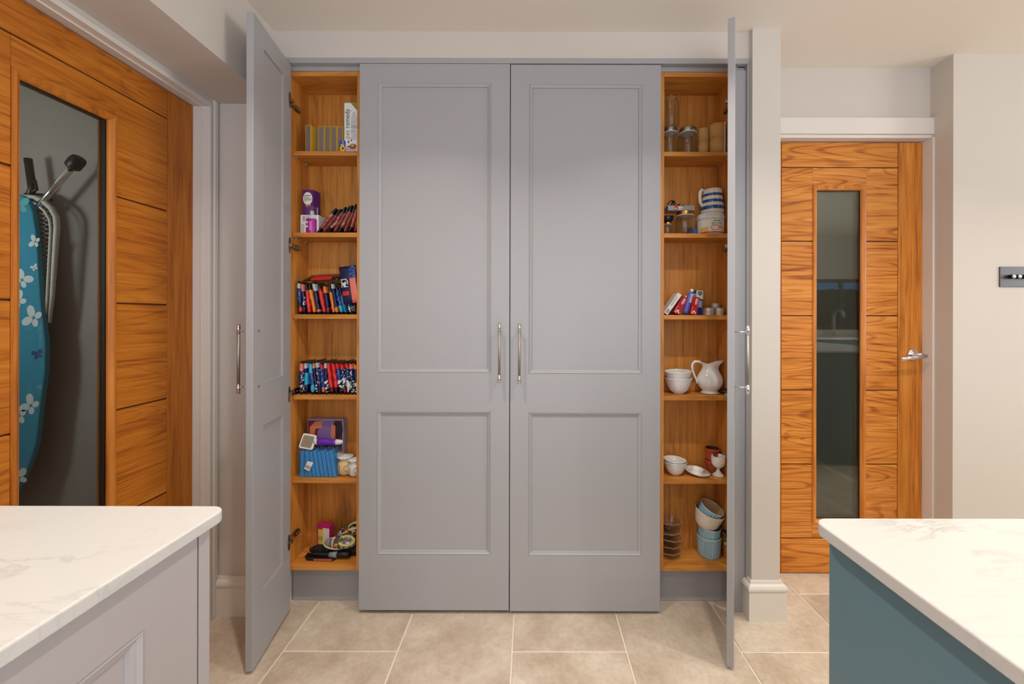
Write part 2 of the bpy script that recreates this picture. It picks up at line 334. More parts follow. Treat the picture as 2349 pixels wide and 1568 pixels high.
# door linings
b = B().box(XL-0.1, XL+0.003, DY1+0.001, DY1+0.014, 0, 1.9895).box(XL-0.1, XL+0.003, DY0, DY1+0.014, 1.990, 2.006)
b.box(XL-0.03, XL-0.0245, DY1-0.004, DY1+0.002, 0, 1.989).box(XL-0.03, XL-0.0245, DY0, DY1, 1.985, 1.9905).box(XL-0.001, XL+0.008, DY1+0.02, -0.012, 0, ZB-0.0005)
struct(mk('trim_2', b, trimw, bevel=0.002))
b = B().box(1.0, 1.82, YA-0.018, YA, 2.005, 2.078).box(1.0, 1.82, YA-0.008, 0.34, 1.990, 2.005).box(1.808, 1.822, YA-0.02, 0.34, 0, 1.990).box(1.0, 1.045, YA-0.018, YA, 0, 2.005)
struct(mk('trim_3', b, trimw, bevel=0.002))

# ------------------------------------------------------------------ oak doors
def oak_door(name, xs, grooves, glass_z, swap, W, Hd=1.981):
    """door in its own frame: x 0..W, front face y=0, z 0..Hd.  xs = stile|panel|glazing|panel|stile borders"""
    dm_v, dm_h = (oak_left_v, oak_left) if swap else (oak_v, oak_h)
    T = 0.04; g = 0.0025
    root = mk(name, B().box(0.004, xs[2], 0.006, T-0.006, 0.004, Hd-0.004).box(xs[3], W-0.004, 0.006, T-0.006, 0.004, Hd-0.004)
              .box(xs[2], xs[3], 0.006, T-0.006, 0.004, glass_z[0]).box(xs[2], xs[3], 0.006, T-0.006, glass_z[1], Hd-0.004), mat('oak_groove', (96, 52, 16), 0.6))
    struct(root)
    for a, c in ((0, xs[1]), (xs[4], W)):
        mk('stile', B().box(a+(g if a else 0), c-(g if c < W else 0), 0, T, 0, Hd), dm_v, root, bevel=0.0015)
    mk('rail', B().box(xs[1], xs[4], 0, T, grooves[-1]+g, Hd), dm_h, root, bevel=0.0015)
    zz = [0]+grooves
    for i in range(len(zz)-1):
        z0, z1 = zz[i]+(g if i else 0), zz[i+1]-g
        gz0, gz1 = glass_z
        if z1 <= gz0 or z0 >= gz1: mk('plank', B().box(xs[1], xs[4], 0, T, z0, z1), dm_h, root, bevel=0.0015); continue
        for a, c in ((xs[1], xs[2]), (xs[3], xs[4])):
            mk('plank', B().box(a, c, 0, T, z0, z1), dm_h, root, bevel=0.0015)
        if z1 > gz1: mk('plank', B().box(xs[2], xs[3], 0, T, gz1, z1), dm_h, root)
        if z0 < gz0: mk('plank', B().box(xs[2], xs[3], 0, T, z0, gz0), dm_h, root)
    prof = [(0, 0.0), (0.002, -0.004), (0.009, -0.005), (0.018, 0.0), (0.021, 0.004), (0.021, 0.0095), (0.0, 0.0095)]
    mk('glazing_bead', B().ring(xs[2], xs[3], glass_z[0], glass_z[1], prof), dm_v, root)
    prof = [(0, T), (0.002, T+0.004), (0.009, T+0.005), (0.018, T), (0.021, T-0.004), (0.021, T-0.0095), (0.0, T-0.0095)]
    mk('rear_glazing_bead', B().ring(xs[2], xs[3], glass_z[0], glass_z[1], prof), dm_v, root)
    mk('glazing_spacer', B().ring(xs[2]+0.004, xs[3]-0.004, glass_z[0]+0.004, glass_z[1]-0.004, [(0, 0.0132), (0.0172, 0.0132), (0.0172, 0.0268), (0, 0.0268), (0, 0.0132)]), blackp, root)
    for y in (0.0097, 0.027): mk('glass_pane', B().box(xs[2]+0.006, xs[3]-0.006, y, y+0.0032, glass_z[0]+0.006, glass_z[1]-0.006), pane_m, root)
    return root
d2 = oak_door('door_2', [0, 0.114, 0.257, 0.502, 0.648, 0.762], [0.159, 0.5, 0.841, 1.183, 1.526, 1.865], (0.225, 1.783), 0, 0.762)
d2.location = (1.046, 0.265, 0.004)
b = B(); b.T = Matrix.Translation((0.716, 0, 1.006)) @ Matrix.Rotation(PI/2, 4, 'X')
b.lathe([(0.026, 0), (0.026, 0.008), (0.023, 0.010), (0.014, 0.011), (0.010, 0.014), (0.010, 0.05), (0.0, 0.05)], seg=28)
b.T = None
b.tube([(0.728, -0.056, 1.004), (0.68, -0.057, 0.9985), (0.609, -0.057, 0.990)], 0.0085, 14)
mk('lever_handle', b, chrome, d2)
d1 = oak_door('door_1', [0, 0.11, 0.27, 0.535, 0.72, 0.832], [0.21, 0.545, 0.88, 1.215, 1.55, 1.88], (0.26, 1.80), 1, 0.832)
d1.location = (-1.297, DY0, 0.005); d1.rotation_euler = (0, 0, PI/2)
# ------------------------------------------------------------------ painted cabinet doors
DZ0, DZ1 = 0.012, 2.180
def painted_door(parent, W, loc, rotz, mirror, panel_zs=((0.234-0.012, 0.801-0.012), (0.955-0.012, 2.104-0.012)), stile=0.0735, H=DZ1-DZ0, pm=None, handle=True, hz=1.025, hx=0.037, name='door', inside=False):
    """door frame: hinge edge at local x=0, leaf to +x (or -x when mirrored), outer face y=0, back y=0.022"""
    pm = pm or greyp; s = -1 if mirror else 1; T = 0.022
    xs = [0, stile, W-stile, W]; zs = [0, panel_zs[0][0], panel_zs[0][1], panel_zs[1][0], panel_zs[1][1], H] if len(panel_zs) == 2 else [0, panel_zs[0][0], panel_zs[0][1], H]
    holes = [(1, 1), (1, 3)][:len(panel_zs)]
    b = B(); nx, nz = len(xs), len(zs); idx = lambda i, j, k: (k*nz+j)*nx+i
    vs = [(s*x, y, z) for y in (0, T) for z in zs for x in xs]; fs = []
    solid = lambda i, j: 0 <= i < nx-1 and 0 <= j < nz-1 and (i, j) not in holes
    for i in range(nx-1):
        for j in range(nz-1):
            if not solid(i, j): continue
            for k in (0, 1): fs.append((idx(i, j, k), idx(i+1, j, k), idx(i+1, j+1, k), idx(i, j+1, k)))
            if not solid(i-1, j): fs.append((idx(i, j, 0), idx(i, j, 1), idx(i, j+1, 1), idx(i, j+1, 0)))
            if not solid(i+1, j): fs.append((idx(i+1, j, 0), idx(i+1, j, 1), idx(i+1, j+1, 1), idx(i+1, j+1, 0)))
            if not solid(i, j-1): fs.append((idx(i, j, 0), idx(i, j, 1), idx(i+1, j, 1), idx(i+1, j, 0)))
            if not solid(i, j+1): fs.append((idx(i, j+1, 0), idx(i, j+1, 1), idx(i+1, j+1, 1), idx(i+1, j+1, 0)))
    b.add(vs, fs)
    dr = mk(name, b, pm, parent, loc, (0, 0, rotz), bevel=0.0012)
    a0, a1 = sorted((s*xs[1], s*xs[2]))
    for z0, z1 in panel_zs:
        mk('panel', B().box(a0-0.006, a1+0.006, 0.0095, 0.0165, z0-0.006, z1+0.006), pm, dr)
        mk('moulding', B().ring(a0, a1, z0, z1, [(-0.0005, 0.004), (0, -0.0006), (0.0022, -0.0014), (0.0045, 0.0008), (0.006, 0.0024), (0.009, 0.0030), (0.0125, 0.0045), (0.0140, 0.0085), (0.0140, 0.0115)]), pm, dr)
    if handle: pull(dr, s*(W-hx), hz)
    return dr
def pull(dr, x, z, L=0.231):
    b = B(); y = -0.040
    for q in (-1, 1):
        b.tube([(x, 0.0, z+q*0.0935), (x, y, z+q*0.0935)], 0.003, 8)
        b.tube([(x, y, z+q*L/2), (x, y, z+q*(L/2-0.031))], 0.0057, 14)
    b.tube([(x, y, z-L/2+0.030), (x, y, z+L/2-0.030)], 0.0047, 14, 1)
    mk('handle', b, [chrome, knurl], dr)
    for q in (-1, 1): mk('screw_cap', screws(x, z, q), nickel, dr)
def screws(x, z, q):
    b = B(); b.T = Matrix.Translation((x, 0.0221, z+q*0.0935)) @ Matrix.Rotation(-PI/2, 4, 'X'); b.lathe([(0.0042, 0), (0.0036, 0.0014), (0.0, 0.002)], seg=12)
    b.T = None; return b
T_ = 0.018; CF, CB = 0.0235, 0.168                # carcass front and inner back
SHELVES = (1.853, 1.521, 1.188, 0.859, 0.519); BASE = 0.176
def hinge_mesh(side):                              # side +1: on a panel facing +x (left panel); door plate at the front
    b = B(); s = side
    b.box(0, s*0.011, 0.004, 0.062, -0.008, 0.008)
    b.box(s*0.002, s*0.016, -0.012, 0.010, -0.0055, 0.0055, 1)
    b.box(0, s*0.006, 0.030, 0.058, -0.012, 0.012)
    for y in (0.018, 0.038, 0.052): b.T = Matrix.Translation((s*0.0112, y, 0)) @ Matrix.Rotation(s*PI/2, 4, 'Y'); b.lathe([(0.003, 0), (0.003, 0.001), (0, 0.001)], seg=10, m=1)
    b.T = None
    return b
def larder(name, x0, x1, hinge_left, label, door_args):
    t = thing(name, label, 'cabinet', (x0, 0, 0)); W = x1-x0; top = 2.166; bot = 0.158
    for a in (0, W-T_): mk('side_panel', B().box(a, a+T_, CF, 0.186, bot, top), cab_v, t, bevel=0.0006)
    mk('back_panel', B().box(T_, W-T_, CB, CB+0.008, bot, top), cab_v, t)
    mk('top_panel', B().box(T_, W-T_, CF+0.0005, CB, top-T_-0.001, top-0.0005), cab_h, t, bevel=0.0006)
    mk('base_panel', B().box(T_, W-T_, CF+0.0005, CB, BASE-T_, BASE), cab_h, t, bevel=0.0006)
    for z in SHELVES: mk('shelf', B().box(T_+0.001, W-T_-0.001, 0.044, CB-0.001, z-T_, z), cab_h, t, bevel=0.0006)
    for z in SHELVES:
        xx = T_ if hinge_left else W-T_; q = 1 if hinge_left else -1
        for y in (0.06, 0.135):
            b = B().tube([(xx, y, z-T_-0.004), (xx+q*0.010, y, z-T_-0.004)], 0.003, 8); b.box(min(xx+q*0.001, xx+q*0.010), max(xx+q*0.001, xx+q*0.010), y-0.004, y+0.004, z-T_-0.0015, z-T_)
            mk('shelf_pin', b, glass('pin_plastic', (220, 220, 215), 1.5, haze=0.3), t)
    mk('plinth', B().box(0.004 if hinge_left else -0.002, W+0.002 if hinge_left else W, 0.079, 0.097, 0.0005, bot), greyp, t)
    mk('scribing_strip', B().box(0, W, 0.0225, 0.04, 2.1665, 2.186), greyp, t)
    d = painted_door(t, *door_args)
    hx = T_ if hinge_left else W-T_
    for z in (2.035, 1.462, 0.872, 0.285):
        mk('hinge', hinge_mesh(1 if hinge_left else -1), [nickel, mat('bright_nickel', (215, 205, 190), 0.3, 1.0)], t, (hx, CF+0.002, z))
        # mounting plate screwed to the door leaf
        hb = B(); s = 1 if hinge_left else -1
        a, c = sorted((s*0.008, s*0.026))
        hb.prism([(a, -0.011), ((a+c)/2-0.005, -0.03), ((a+c)/2+0.005, -0.03), (c, -0.011), (c, 0.011), ((a+c)/2+0.005, 0.03), ((a+c)/2-0.005, 0.03), (a, 0.011)], 0.0218, 0.0246)
        hb.box(*sorted((s*0.004, s*0.018)), 0.0246, 0.034, -0.006, 0.006)
        mk('hinge_plate', hb, nickel, d, (0, 0, z-DZ0))
    return t
XA0, XA1 = -0.986, -0.678; XC0, XC1 = 0.5225, 0.8345
tA = larder('larder_cabinet', XA0, XA1, True, 'narrow grey larder cabinet with its left door open, holding sachets, shoes and pet things',
            (0.297, (-0.976-XA0, 0.0085, DZ0), -math.radians(81.5), False))
tB = larder('larder_cabinet', XC0, XC1, False, 'narrow grey larder cabinet with its right door open, holding jars, crockery and candles',
            (0.297, (0.812-XC0, 0.0, DZ0), math.radians(64), True))
tM = thing('double_cabinet', 'wide grey two-door cabinet, both panelled doors closed, between the two open larders', 'cabinet', (XA1, 0, 0))
mk('body', B().box(0.0008, XC0-XA1-0.0008, CF, 0.186, 0.158, 2.186).box(0.0008, XC0-XA1-0.0008, 0.079, 0.097, 0.0005, 0.158), greyp, tM)
painted_door(tM, 0.5965, (0.0012, 0, DZ0+0.003), 0, False, hx=0.037)
painted_door(tM, 0.5965, (XC0-XA1-0.0028, 0, DZ0), 0, True, hx=0.037)
# header rail and right-hand filler
struct(mk('trim_4', B().box(-0.987, 0.8705, -0.001, 0.021, 2.1845, 2.206), greyp, bevel=0.001))
struct(mk('trim_5', B().box(0.8353, 0.862, 0.012, 0.19, 0.0, 2.1665).box(0.8353, 0.8705, 0.024, 0.19, 2.1675, 2.184).box(0.8195, 0.836, 0.0125, 0.0228, 0.0, 2.1664).box(0.862, 0.8705, 0.0, 0.19, 0, 2.184), greyp, bevel=0.001))

# ------------------------------------------------------------------ kitchen islands
def rounded(x0, x1, y0, y1, r, n=8):
    pts = []
    for cx, cy, a0 in ((x1-r, y1-r, 0), (x0+r, y1-r, PI/2), (x0+r, y0+r, PI), (x1-r, y0+r, 3*PI/2)):
        pts += [(cx+r*math.cos(a0+PI/2*i/n), cy+r*math.sin(a0+PI/2*i/n)) for i in range(n+1)]
    return pts
def worktop(name, label, x0, x1, y0, y1, z0, z1):
    o = mk(name, B().prism([(x-x0, y-y0) for x, y in rounded(x0, x1, y0, y1, 0.02)], 0, z1-z0, plane='xy', smooth=False), quartz, None, (x0, y0, z0), bevel=0.0025, bseg=3)
    tag(o, label, 'worktop'); return o
WZ = 0.912; WT = 0.0165
worktop('worktop', 'white veined quartz worktop on the grey island at lower left', -1.0, -0.427, -3.0, -1.060, WZ-WT, WZ)
worktop('worktop', 'white veined quartz worktop on the teal island at lower right', 0.379, 3.1, -2.3, -1.092, WZ-WT, WZ)
ti = thing('kitchen_island', 'grey painted island with a panelled side, under the left worktop', 'island', (-0.447, -1.069, 0))
mk('carcass', B().box(-0.52, -0.022, -1.9, 0, 0.0, WZ-WT-0.0002), islg, ti, bevel=0.001)
mk('corner_post', B().box(-0.0218, 0.0, -0.0185, 0, 0.0, WZ-WT-0.0002), islg, ti, bevel=0.001)
# side panel door set beside the post: local x runs towards the viewer
painted_door(ti, 0.60, (0.0, -0.0215, 0.07), PI/2, True, panel_zs=((0.08, 0.747),), stile=0.0785, H=WZ-WT-0.0725, pm=islg, handle=False, name='side_panel')
mk('toe_board', B().box(-0.04, -0.03, -0.9, -0.02, 0.0, 0.068), islg, ti)
tt = thing('kitchen_island', 'teal painted island with a plain flat side, under the right worktop', 'island', (0.399, -1.098, 0))
mk('carcass', B().box(0.0205, 2.65, -1.15, -0.0205, 0, WZ-WT-0.0002), teal, tt)
mk('end_panel', B().box(0, 0.02, -1.15, 0, 0, WZ-WT-0.0002), teal, tt, bevel=0.001)
for k in range(4): mk('back_panel', B().box(0.021+k*0.657, 0.021+(k+1)*0.657-0.003, -0.02, 0, 0, WZ-WT-0.0002), teal, tt, bevel=0.001)

# ------------------------------------------------------------------ dimmer switch on the right wall
ds = thing('dimmer_switch', 'brushed dark metal dimmer switch plate with round knobs on the right-hand wall', 'switch', (2.011+0.073, 0.133, 1.355))
steel = mat('brushed_steel', (92, 90, 91), 0.45, 1.0)
mk('plate', B().box(-0.073, 0.073, -0.005, 0, -0.043, 0.043), steel, ds, bevel=0.0012)
for q in (-1, 1):
    b = B(); b.T = Matrix.Translation((q*0.060, -0.005, 0)) @ Matrix.Rotation(PI/2, 4, 'X'); b.lathe([(0.004, 0), (0.0035, 0.001), (0, 0.0013)], seg=12); b.T = None; mk('screw', b, nickel, ds)
for x in (-0.031, -0.006, 0.02, 0.045):
    b = B(); b.T = Matrix.Translation((x, -0.005, 0)) @ Matrix.Rotation(PI/2, 4, 'X'); b.lathe([(0.0085, 0), (0.0085, 0.016), (0.008, 0.0172), (0.0, 0.0172)], seg=20, mf=lambda i: 0 if i >= 1 else 1); b.T = None
    mk('knob', b, [mat('knob_steel', (200, 200, 202), 0.3, 1.0), mat('knob_dark', (70, 64, 60), 0.35, 1.0)], ds)

# ------------------------------------------------------------------ ironing board in the cupboard behind the left door
YI = 0.20
def pz(px, py, Y=YI): return P(px, py, Y)
ib = thing('ironing_board', 'ironing board with turquoise butterfly cover standing behind the left door glass', 'ironing board', (-2.37, YI, 0))
right = [(52, 448), (66, 452), (78, 462), (88, 490), (96, 540), (101, 610), (105, 680), (112, 740), (117, 790), (116, 850), (109, 900), (102, 960), (97, 1010), (82, 1058), (58, 1110), (30, 1160), (0, 1200)]
pts = [pz(*q) for q in right]; cxw = -2.40
outline = [(x+2.37, z) for x, z in pts]+[(2*(cxw+2.37)-(x+2.37), z) for x, z in reversed(pts)]
turq = mat('turquoise_cotton', (22, 136, 168), 0.8, var=0.08, vscale=6)
b = B().prism(outline, 0.0, 0.022); mk('cover', b, turq, ib, (0, -0.022, 0), bevel=0.006)
def butterfly(b, px, py, s, rot, m=0, yy=-0.0228):
    x, z = pz(px, py); x += 2.37
    for wing in ((0.55, 0.45, 0.62, 0.42, 0.6), (0.42, -0.4, 0.42, 0.32, -0.5), (-0.55, 0.45, 0.62, 0.42, 2.5), (-0.42, -0.4, 0.42, 0.32, 3.6)):
        cx_, cz_, a_, b_, r_ = wing; ps = []
        for j in range(14):
            an = -2*PI*j/14; ex = a_*math.cos(an); ez = b_*math.sin(an)
            ux = cx_+ex*math.cos(r_)-ez*math.sin(r_); uz = cz_+ex*math.sin(r_)+ez*math.cos(r_)
            ps.append((x+s*(ux*math.cos(rot)-uz*math.sin(rot)), yy, z+s*(ux*math.sin(rot)+uz*math.cos(rot))))
        b.poly(ps, m)
BM = [mat('print_white', (205, 212, 214), 0.8), mat('print_navy', (14, 62, 120), 0.8), mat('print_pale', (90, 170, 175), 0.8)]
for px, py, s, r, m in ((66, 642, 0.03, -0.6, 0), (90, 728, 0.034, 1.2, 0), (84, 927, 0.032, 1.0, 0), (58, 950, 0.03, 1.4, 0), (94, 556, 0.02, 1.3, 0), (56, 690, 0.03, 0.7, 0), (100, 812, 0.018, 0.3, 1), (58, 1090, 0.03, 0.3, 0), (60, 475, 0.03, 0, 2), (93, 615, 0.012, 0.5, 0)):
    b = B(); butterfly(b, px, py, s*1.25, r); mk('butterfly_print', b, BM[m], ib)

# iron rest with wire mesh, chrome leg with black foot
ro_ = [(60, 452), (80, 453), (100, 462), (118, 478), (129, 498), (131, 520), (128, 560), (124, 620), (120, 680), (114, 740)]
outer = [(lambda q: (q[0]+2.37, 0.0, q[1]))(pz(*q, YI)) for q in ro_]
mk('iron_rest_frame', B().tube(outer, [0.011]*6+[0.010, 0.009, 0.008, 0.006], 10), mat('rest_grey', (196, 190, 184), 0.5), ib)
inner = [(x-0.02, y, z-0.01) for x, y, z in outer]
mk('inner_rail', B().tube([(x-0.032*(1-0.05*i), y-0.004, z-0.012) for i, (x, y, z) in enumerate(outer)], 0.0045, 8), mat('rest_pale', (214, 208, 204), 0.5), ib)
b = B(); rs = random.Random(2)
for i in range(24):
    z0 = pz(90, 470+i*10)[1]; xr = pz(118, 500+i*10)[0]+2.37
    b.tube([(xr-0.10, 0.006, z0), (xr-0.005, 0.006, z0-0.035)], 0.0014, 5); b.tube([(xr-0.10, 0.009, z0-0.035), (xr-0.005, 0.009, z0)], 0.0014, 5)
wm = mk('wire_mesh', b, mat('wire_white', (205, 202, 198), 0.5), ib); wm['kind'] = 'stuff'
p0 = pz(92, 470, YI); p1 = pz(168, 380, YI)
mk('leg', B().tube([(p0[0]+2.37-0.05, 0.0, p0[1]-0.06), (p1[0]+2.37, 0.0, p1[1])], 0.0125, 16), chrome, ib)
a = Vector((p0[0]+2.37, 0, p0[1])); c_ = Vector((p1[0]+2.37, 0, p1[1])); dv = (c_-a).normalized()
mk('foot_cap', B().tube([c_-dv*0.012, c_-dv*0.006, c_+dv*0.03, c_+dv*0.045, c_+dv*0.05], [0.022, 0.028, 0.029, 0.024, 0.014], 18), blackp, ib)
b = B().tube([(pz(52, 360)[0]+2.37, 0.02, pz(52, 360)[1]), (pz(62, 430)[0]+2.37, 0.02, pz(62, 430)[1]), (pz(52, 455)[0]+2.37, 0.02, pz(52, 455)[1])], 0.014, 10)
b.tube([(pz(56, 425)[0]+2.37, 0.015, pz(56, 425)[1]), (pz(72, 412)[0]+2.37, 0.015, pz(72, 412)[1]), (pz(75, 432)[0]+2.37, 0.015, pz(75, 432)[1]), (pz(62, 440)[0]+2.37, 0.015, pz(62, 440)[1])], 0.006, 8)
b.tube([(pz(40, 440)[0]+2.37, 0.03, pz(40, 440)[1]), (pz(80, 442)[0]+2.37, 0.03, pz(80, 442)[1]), (pz(102, 455)[0]+2.37, 0.03, pz(102, 455)[1])], 0.006, 8)
mk('bracket', b, mat('dark_steel', (60, 56, 54), 0.4, 0.8), ib)
# a foot on the floor that the board stands on
mk('tail', B().box(-0.10, 0.02, -0.03, 0.04, 0.0, 0.03).tube([(-0.04, 0.0, 0.02), (-0.04, 0.0, pz(0, 1150)[1])], 0.012, 10), chrome, ib)

# ------------------------------------------------------------------ far side of the kitchen (it shows as a reflection in the right door glass)
wn = struct(mk('window_1', B().ring(WX0, WX1, WZ0, WZ1, [(0, YB-0.06), (0.05, YB-0.06), (0.05, YB-0.02), (0, YB-0.02)]).box(4.42, 4.47, YB-0.055, YB-0.02, WZ0+0.05, WZ1-0.05), mat('window_frame', (60, 64, 66), 0.5)))
mk('glass_pane', B().box(WX0+0.045, WX1-0.045, YB-0.042, YB-0.038, WZ0+0.045, WZ1-0.045), pane_m, wn)
sk = thing('sink_unit', 'dark base cabinet with pale worktop under the kitchen window, mirrored in the door glass', 'cabinet', (3.3, YB+0.006, 0))
mk('body', B().box(0, 1.85, 0.0, 0.58, 0.0, 0.89), teal, sk); mk('counter', B().box(-0.01, 1.87, 0.0, 0.62, 0.8905, 0.92), quartz, sk, bevel=0.002)
tp = tag(mk('kitchen_tap', B().lathe([(0.028, 0), (0.028, 0.01), (0.02, 0.015)], seg=16).tube([(0, 0, 0.01), (0, 0, 0.26), (0, 0.03, 0.33), (0, 0.10, 0.36), (0, 0.17, 0.33), (0, 0.19, 0.26)], 0.013, 12), chrome, None, (4.25, YB+0.10, 0.9203)), 'chrome swan-neck tap in front of the kitchen window, mirrored in the door glass', 'tap')
fb = thing('garden_fence', 'upright-board wooden fence outside the kitchen window, mirrored in the door glass', 'fence', (3.2, YB-0.9, 0))
fm = wood('fence_wood', (70, 52, 40), (106, 82, 64), (130, 104, 84), axis='z', rough=0.8)
for k in range(24): mk('board', B().box(k*0.1, k*0.1+0.094, 0, 0.018, 0.0, 1.62+0.01*((k*7) % 3)), fm, fb)
# ------------------------------------------------------------------ things on the left larder's shelves
L1, L2, L3, L4, L5, L6 = SHELVES[0], SHELVES[1], SHELVES[2], SHELVES[3], SHELVES[4], BASE
EPS = 0.0004
def zx(px, Y, py=700): return P(px, py, Y)[0]
def hpx(n, Y): return n*(Y+D)/F                    # n pixels as metres at depth Y
def L(off, k): return lambda x, y: (off[0]+x/k, off[1]+y/k)   # coordinates of a magnified crop back to the photograph
A1 = L((640, 130), 3.564); A2 = L((640, 540), 3.92); A3 = L((640, 920), 3.265)
R1 = L((1500, 130), 3.5625); R2 = L((1500, 540), 3.92); R3 = L((1500, 920), 3.136)
strike = mat('striker_grey', (128, 112, 108), 0.85, bump=0.2, bscale=500); yel = mat('matchbox_yellow', (214, 168, 40), 0.6)
specs = [(213, 262, 562, 0.060, 'broad leftmost yellow matchbox with worn grey striker side on the top left shelf', yel, 0.16),
         (280, 316, 588, 0.085, 'dull olive narrow matchbox set back second from left on the top left shelf', mat('matchbox_olive', (170, 140, 40), 0.6), 0.0),
         (318, 367, 568, 0.060, 'third yellow matchbox from left, just right of the dull olive one', yel, 0.0),
         (371, 417, 568, 0.060, 'fourth yellow matchbox from left in the row on the top left shelf', yel, 0.0),
         (424, 471, 570, 0.060, 'fifth yellow matchbox from left, second from the right end of the row', yel, 0.0),
         (476, 522, 570, 0.064, 'rightmost yellow matchbox, behind the small blue sunflower box', yel, 0.0)]
for x0, x1, y0, Y, lab, ym, yaw in specs:
    a = zx(A1(x0, 0)[0], Y); c = zx(A1(x1, 0)[0], Y); h = P(700, A1(x0, y0)[1], Y)[1]-L1
    t = thing('matchbox', lab, 'matchbox', (a, Y, L1+EPS), (0, 0, -yaw), 'matchboxes on the top left shelf'); wd = c-a
    mk('sleeve', B().ring(0, wd, 0, h, [(0.0025, 0.0), (0, 0.0), (0, 0.066), (0.0025, 0.066)]), ym, t)
    mk('striker', B().box(0.0025, wd-0.0025, 0.0008, 0.0015, 0.0025, h-0.0025), strike, t)
    mk('tray', B().box(0.003, wd-0.003, 0.002, 0.065, 0.003, h-0.003), whitec, t)
def printbars(name, rows, m, parent, y=-0.0004):      # print too small to read: short strokes in rows (x0, x1, z, height)
    rr = random.Random(len(rows)*7+1); b = B()
    for x0, x1, z, h in rows:
        x = x0
        while x < x1-1e-5:
            x2 = min(x1, x+h*rr.uniform(0.9, 2.6)); b.poly([(x, y, z), (x2, y, z), (x2, y, z+h), (x, y, z+h)]); x = x2+h*0.4
    return mk(name, b, m, parent)
# small blue box with a sunflower
Y = 0.050; a, c = zx(778.5, Y), zx(790.5, Y); wd = c-a; h = 0.0445
t = thing('sunflower_box', 'small blue box with a sunflower print in front of the matchboxes', 'box', (a, Y, L1+EPS))
mk('carton', B().box(0, wd, 0, 0.03, 0, h), mat('box_blue', (28, 62, 148), 0.5), t, bevel=0.0006)
b = B().disc(wd*0.55, 0.013, -0.0003, 0.0105, 0.0125, 0, 14).disc(wd*0.6, 0.0125, -0.0005, 0.0045, 0.005, 1, 12)
b.poly([(0.0005, -0.0002, 0.001), (wd-0.0005, -0.0002, 0.001), (wd-0.0005, -0.0002, 0.008), (0.0005, -0.0002, 0.012)], 2)
mk('sunflower_print', b, [mat('sun_yellow', (245, 190, 30), 0.6), mat('sun_brown', (70, 36, 14), 0.6), mat('sun_orange', (225, 120, 24), 0.6)], t)
printbars('small_print', [(0.004, wd-0.002, 0.026, 0.0035), (0.008, wd-0.003, 0.033, 0.002), (0.009, wd-0.004, 0.039, 0.003)], white, t)
# white 'pet remedy' box
Y = 0.056; a = zx(788.8, Y); h = hpx(113, Y); wd = 0.075
t = thing('pet_spray_box', 'tall white box printed pet remedy upright on the top left shelf', 'box', (a, Y, L1+EPS))
mk('carton', B().box(0, wd, 0, 0.05, 0, h), mat('carton_white', (232, 230, 222), 0.5), t, bevel=0.0008)
olive = mat('print_olive', (150, 140, 30), 0.6)
text('lettering', 'pet', 0.028, olive, t, (0.0215, -0.0004, 0.054), up=True, sx=0.98); text('lettering', 'remedy', 0.028, text_black, t, (0.0215, -0.0004, 0.098), up=True, sx=0.92)
for k, (s, q) in enumerate((('natural', 0.122), ('de-stress', 0.107), ('& calming', 0.1), ('spray', 0.084))): text('small_print', s, 0.0065, olive if k == 0 else text_black, t, (0.027 if k else 0.026, -0.0004, q))
b = B().poly([(0.026, -0.0003, h-0.001), (wd-0.001, -0.0003, h-0.001), (wd-0.001, -0.0003, h-0.055)], 0)
b.poly([(0.028, -0.0002, 0.05), (0.05, -0.0002, 0.05), (0.05, -0.0002, 0.145), (0.044, -0.0002, 0.165), (0.036, -0.0002, 0.165), (0.028, -0.0002, 0.14)], 1)
b.disc(0.036, 0.024, -0.0004, 0.015, 0.011, 2, 14).disc(0.02, 0.022, -0.0005, 0.009, 0.004, 2, 12).disc(0.034, 0.029, -0.0006, 0.007, 0.007, 3, 12).disc(0.032, 0.031, -0.0008, 0.0016, 0.0016, 4, 8).disc(0.038, 0.031, -0.0008, 0.0016, 0.0016, 4, 8)
b.disc(0.018, 0.042, -0.0005, 0.0035, 0.007, 5, 10).disc(0.030, 0.048, -0.0005, 0.004, 0.004, 5, 10)
mk('animal_print', b, [olive, mat('print_grey', (200, 202, 202), 0.6), mat('print_brown', (150, 84, 36), 0.6), mat('print_tan', (214, 160, 110), 0.6), text_black, mat('print_fur', (120, 108, 100), 0.6)], t)
printbars('small_print', [(0.008, 0.05, 0.013, 0.0028), (0.008, 0.05, 0.008, 0.0028), (0.006, 0.05, 0.003, 0.0022)], mat('print_navy2', (84, 92, 120), 0.6), t)

# shelf two
Y = 0.058; a, c = zx(685.2, Y), zx(727, Y); hw = hpx(43.5, Y)
t = thing('barcode_carton', 'low white carton with a barcode under the purple box, second left shelf', 'box', (a, Y+0.012, L2+EPS))
mk('carton', B().box(0, c-a, 0, 0.06, 0, hw), whitec, t, bevel=0.0006)
b = B()
for k in range(9): b.poly([(0.009, -0.0002, 0.052+k*0.0024), (0.019, -0.0002, 0.052+k*0.0024), (0.019, -0.0002, 0.053+k*0.0024), (0.009, -0.0002, 0.053+k*0.0024)])
for k in range(4): b.poly([(0.004+k*0.003, -0.0002, 0.006), (0.005+k*0.003, -0.0002, 0.006), (0.005+k*0.003, -0.0002, 0.04), (0.004+k*0.003, -0.0002, 0.04)])
mk('barcode', b, text_black, t)
purple = mat('purple_card', (88, 24, 108), 0.45)
a2 = zx(695.5, Y+0.02); hb_ = hpx(57, Y+0.02)
t = thing('remedy_carton', 'purple medicine carton with a white oval label standing on the white barcode carton', 'box', (a2, Y+0.013, L2+EPS*2+hw), (0, 0, 0.0))
wd = hpx(25, Y+0.02)
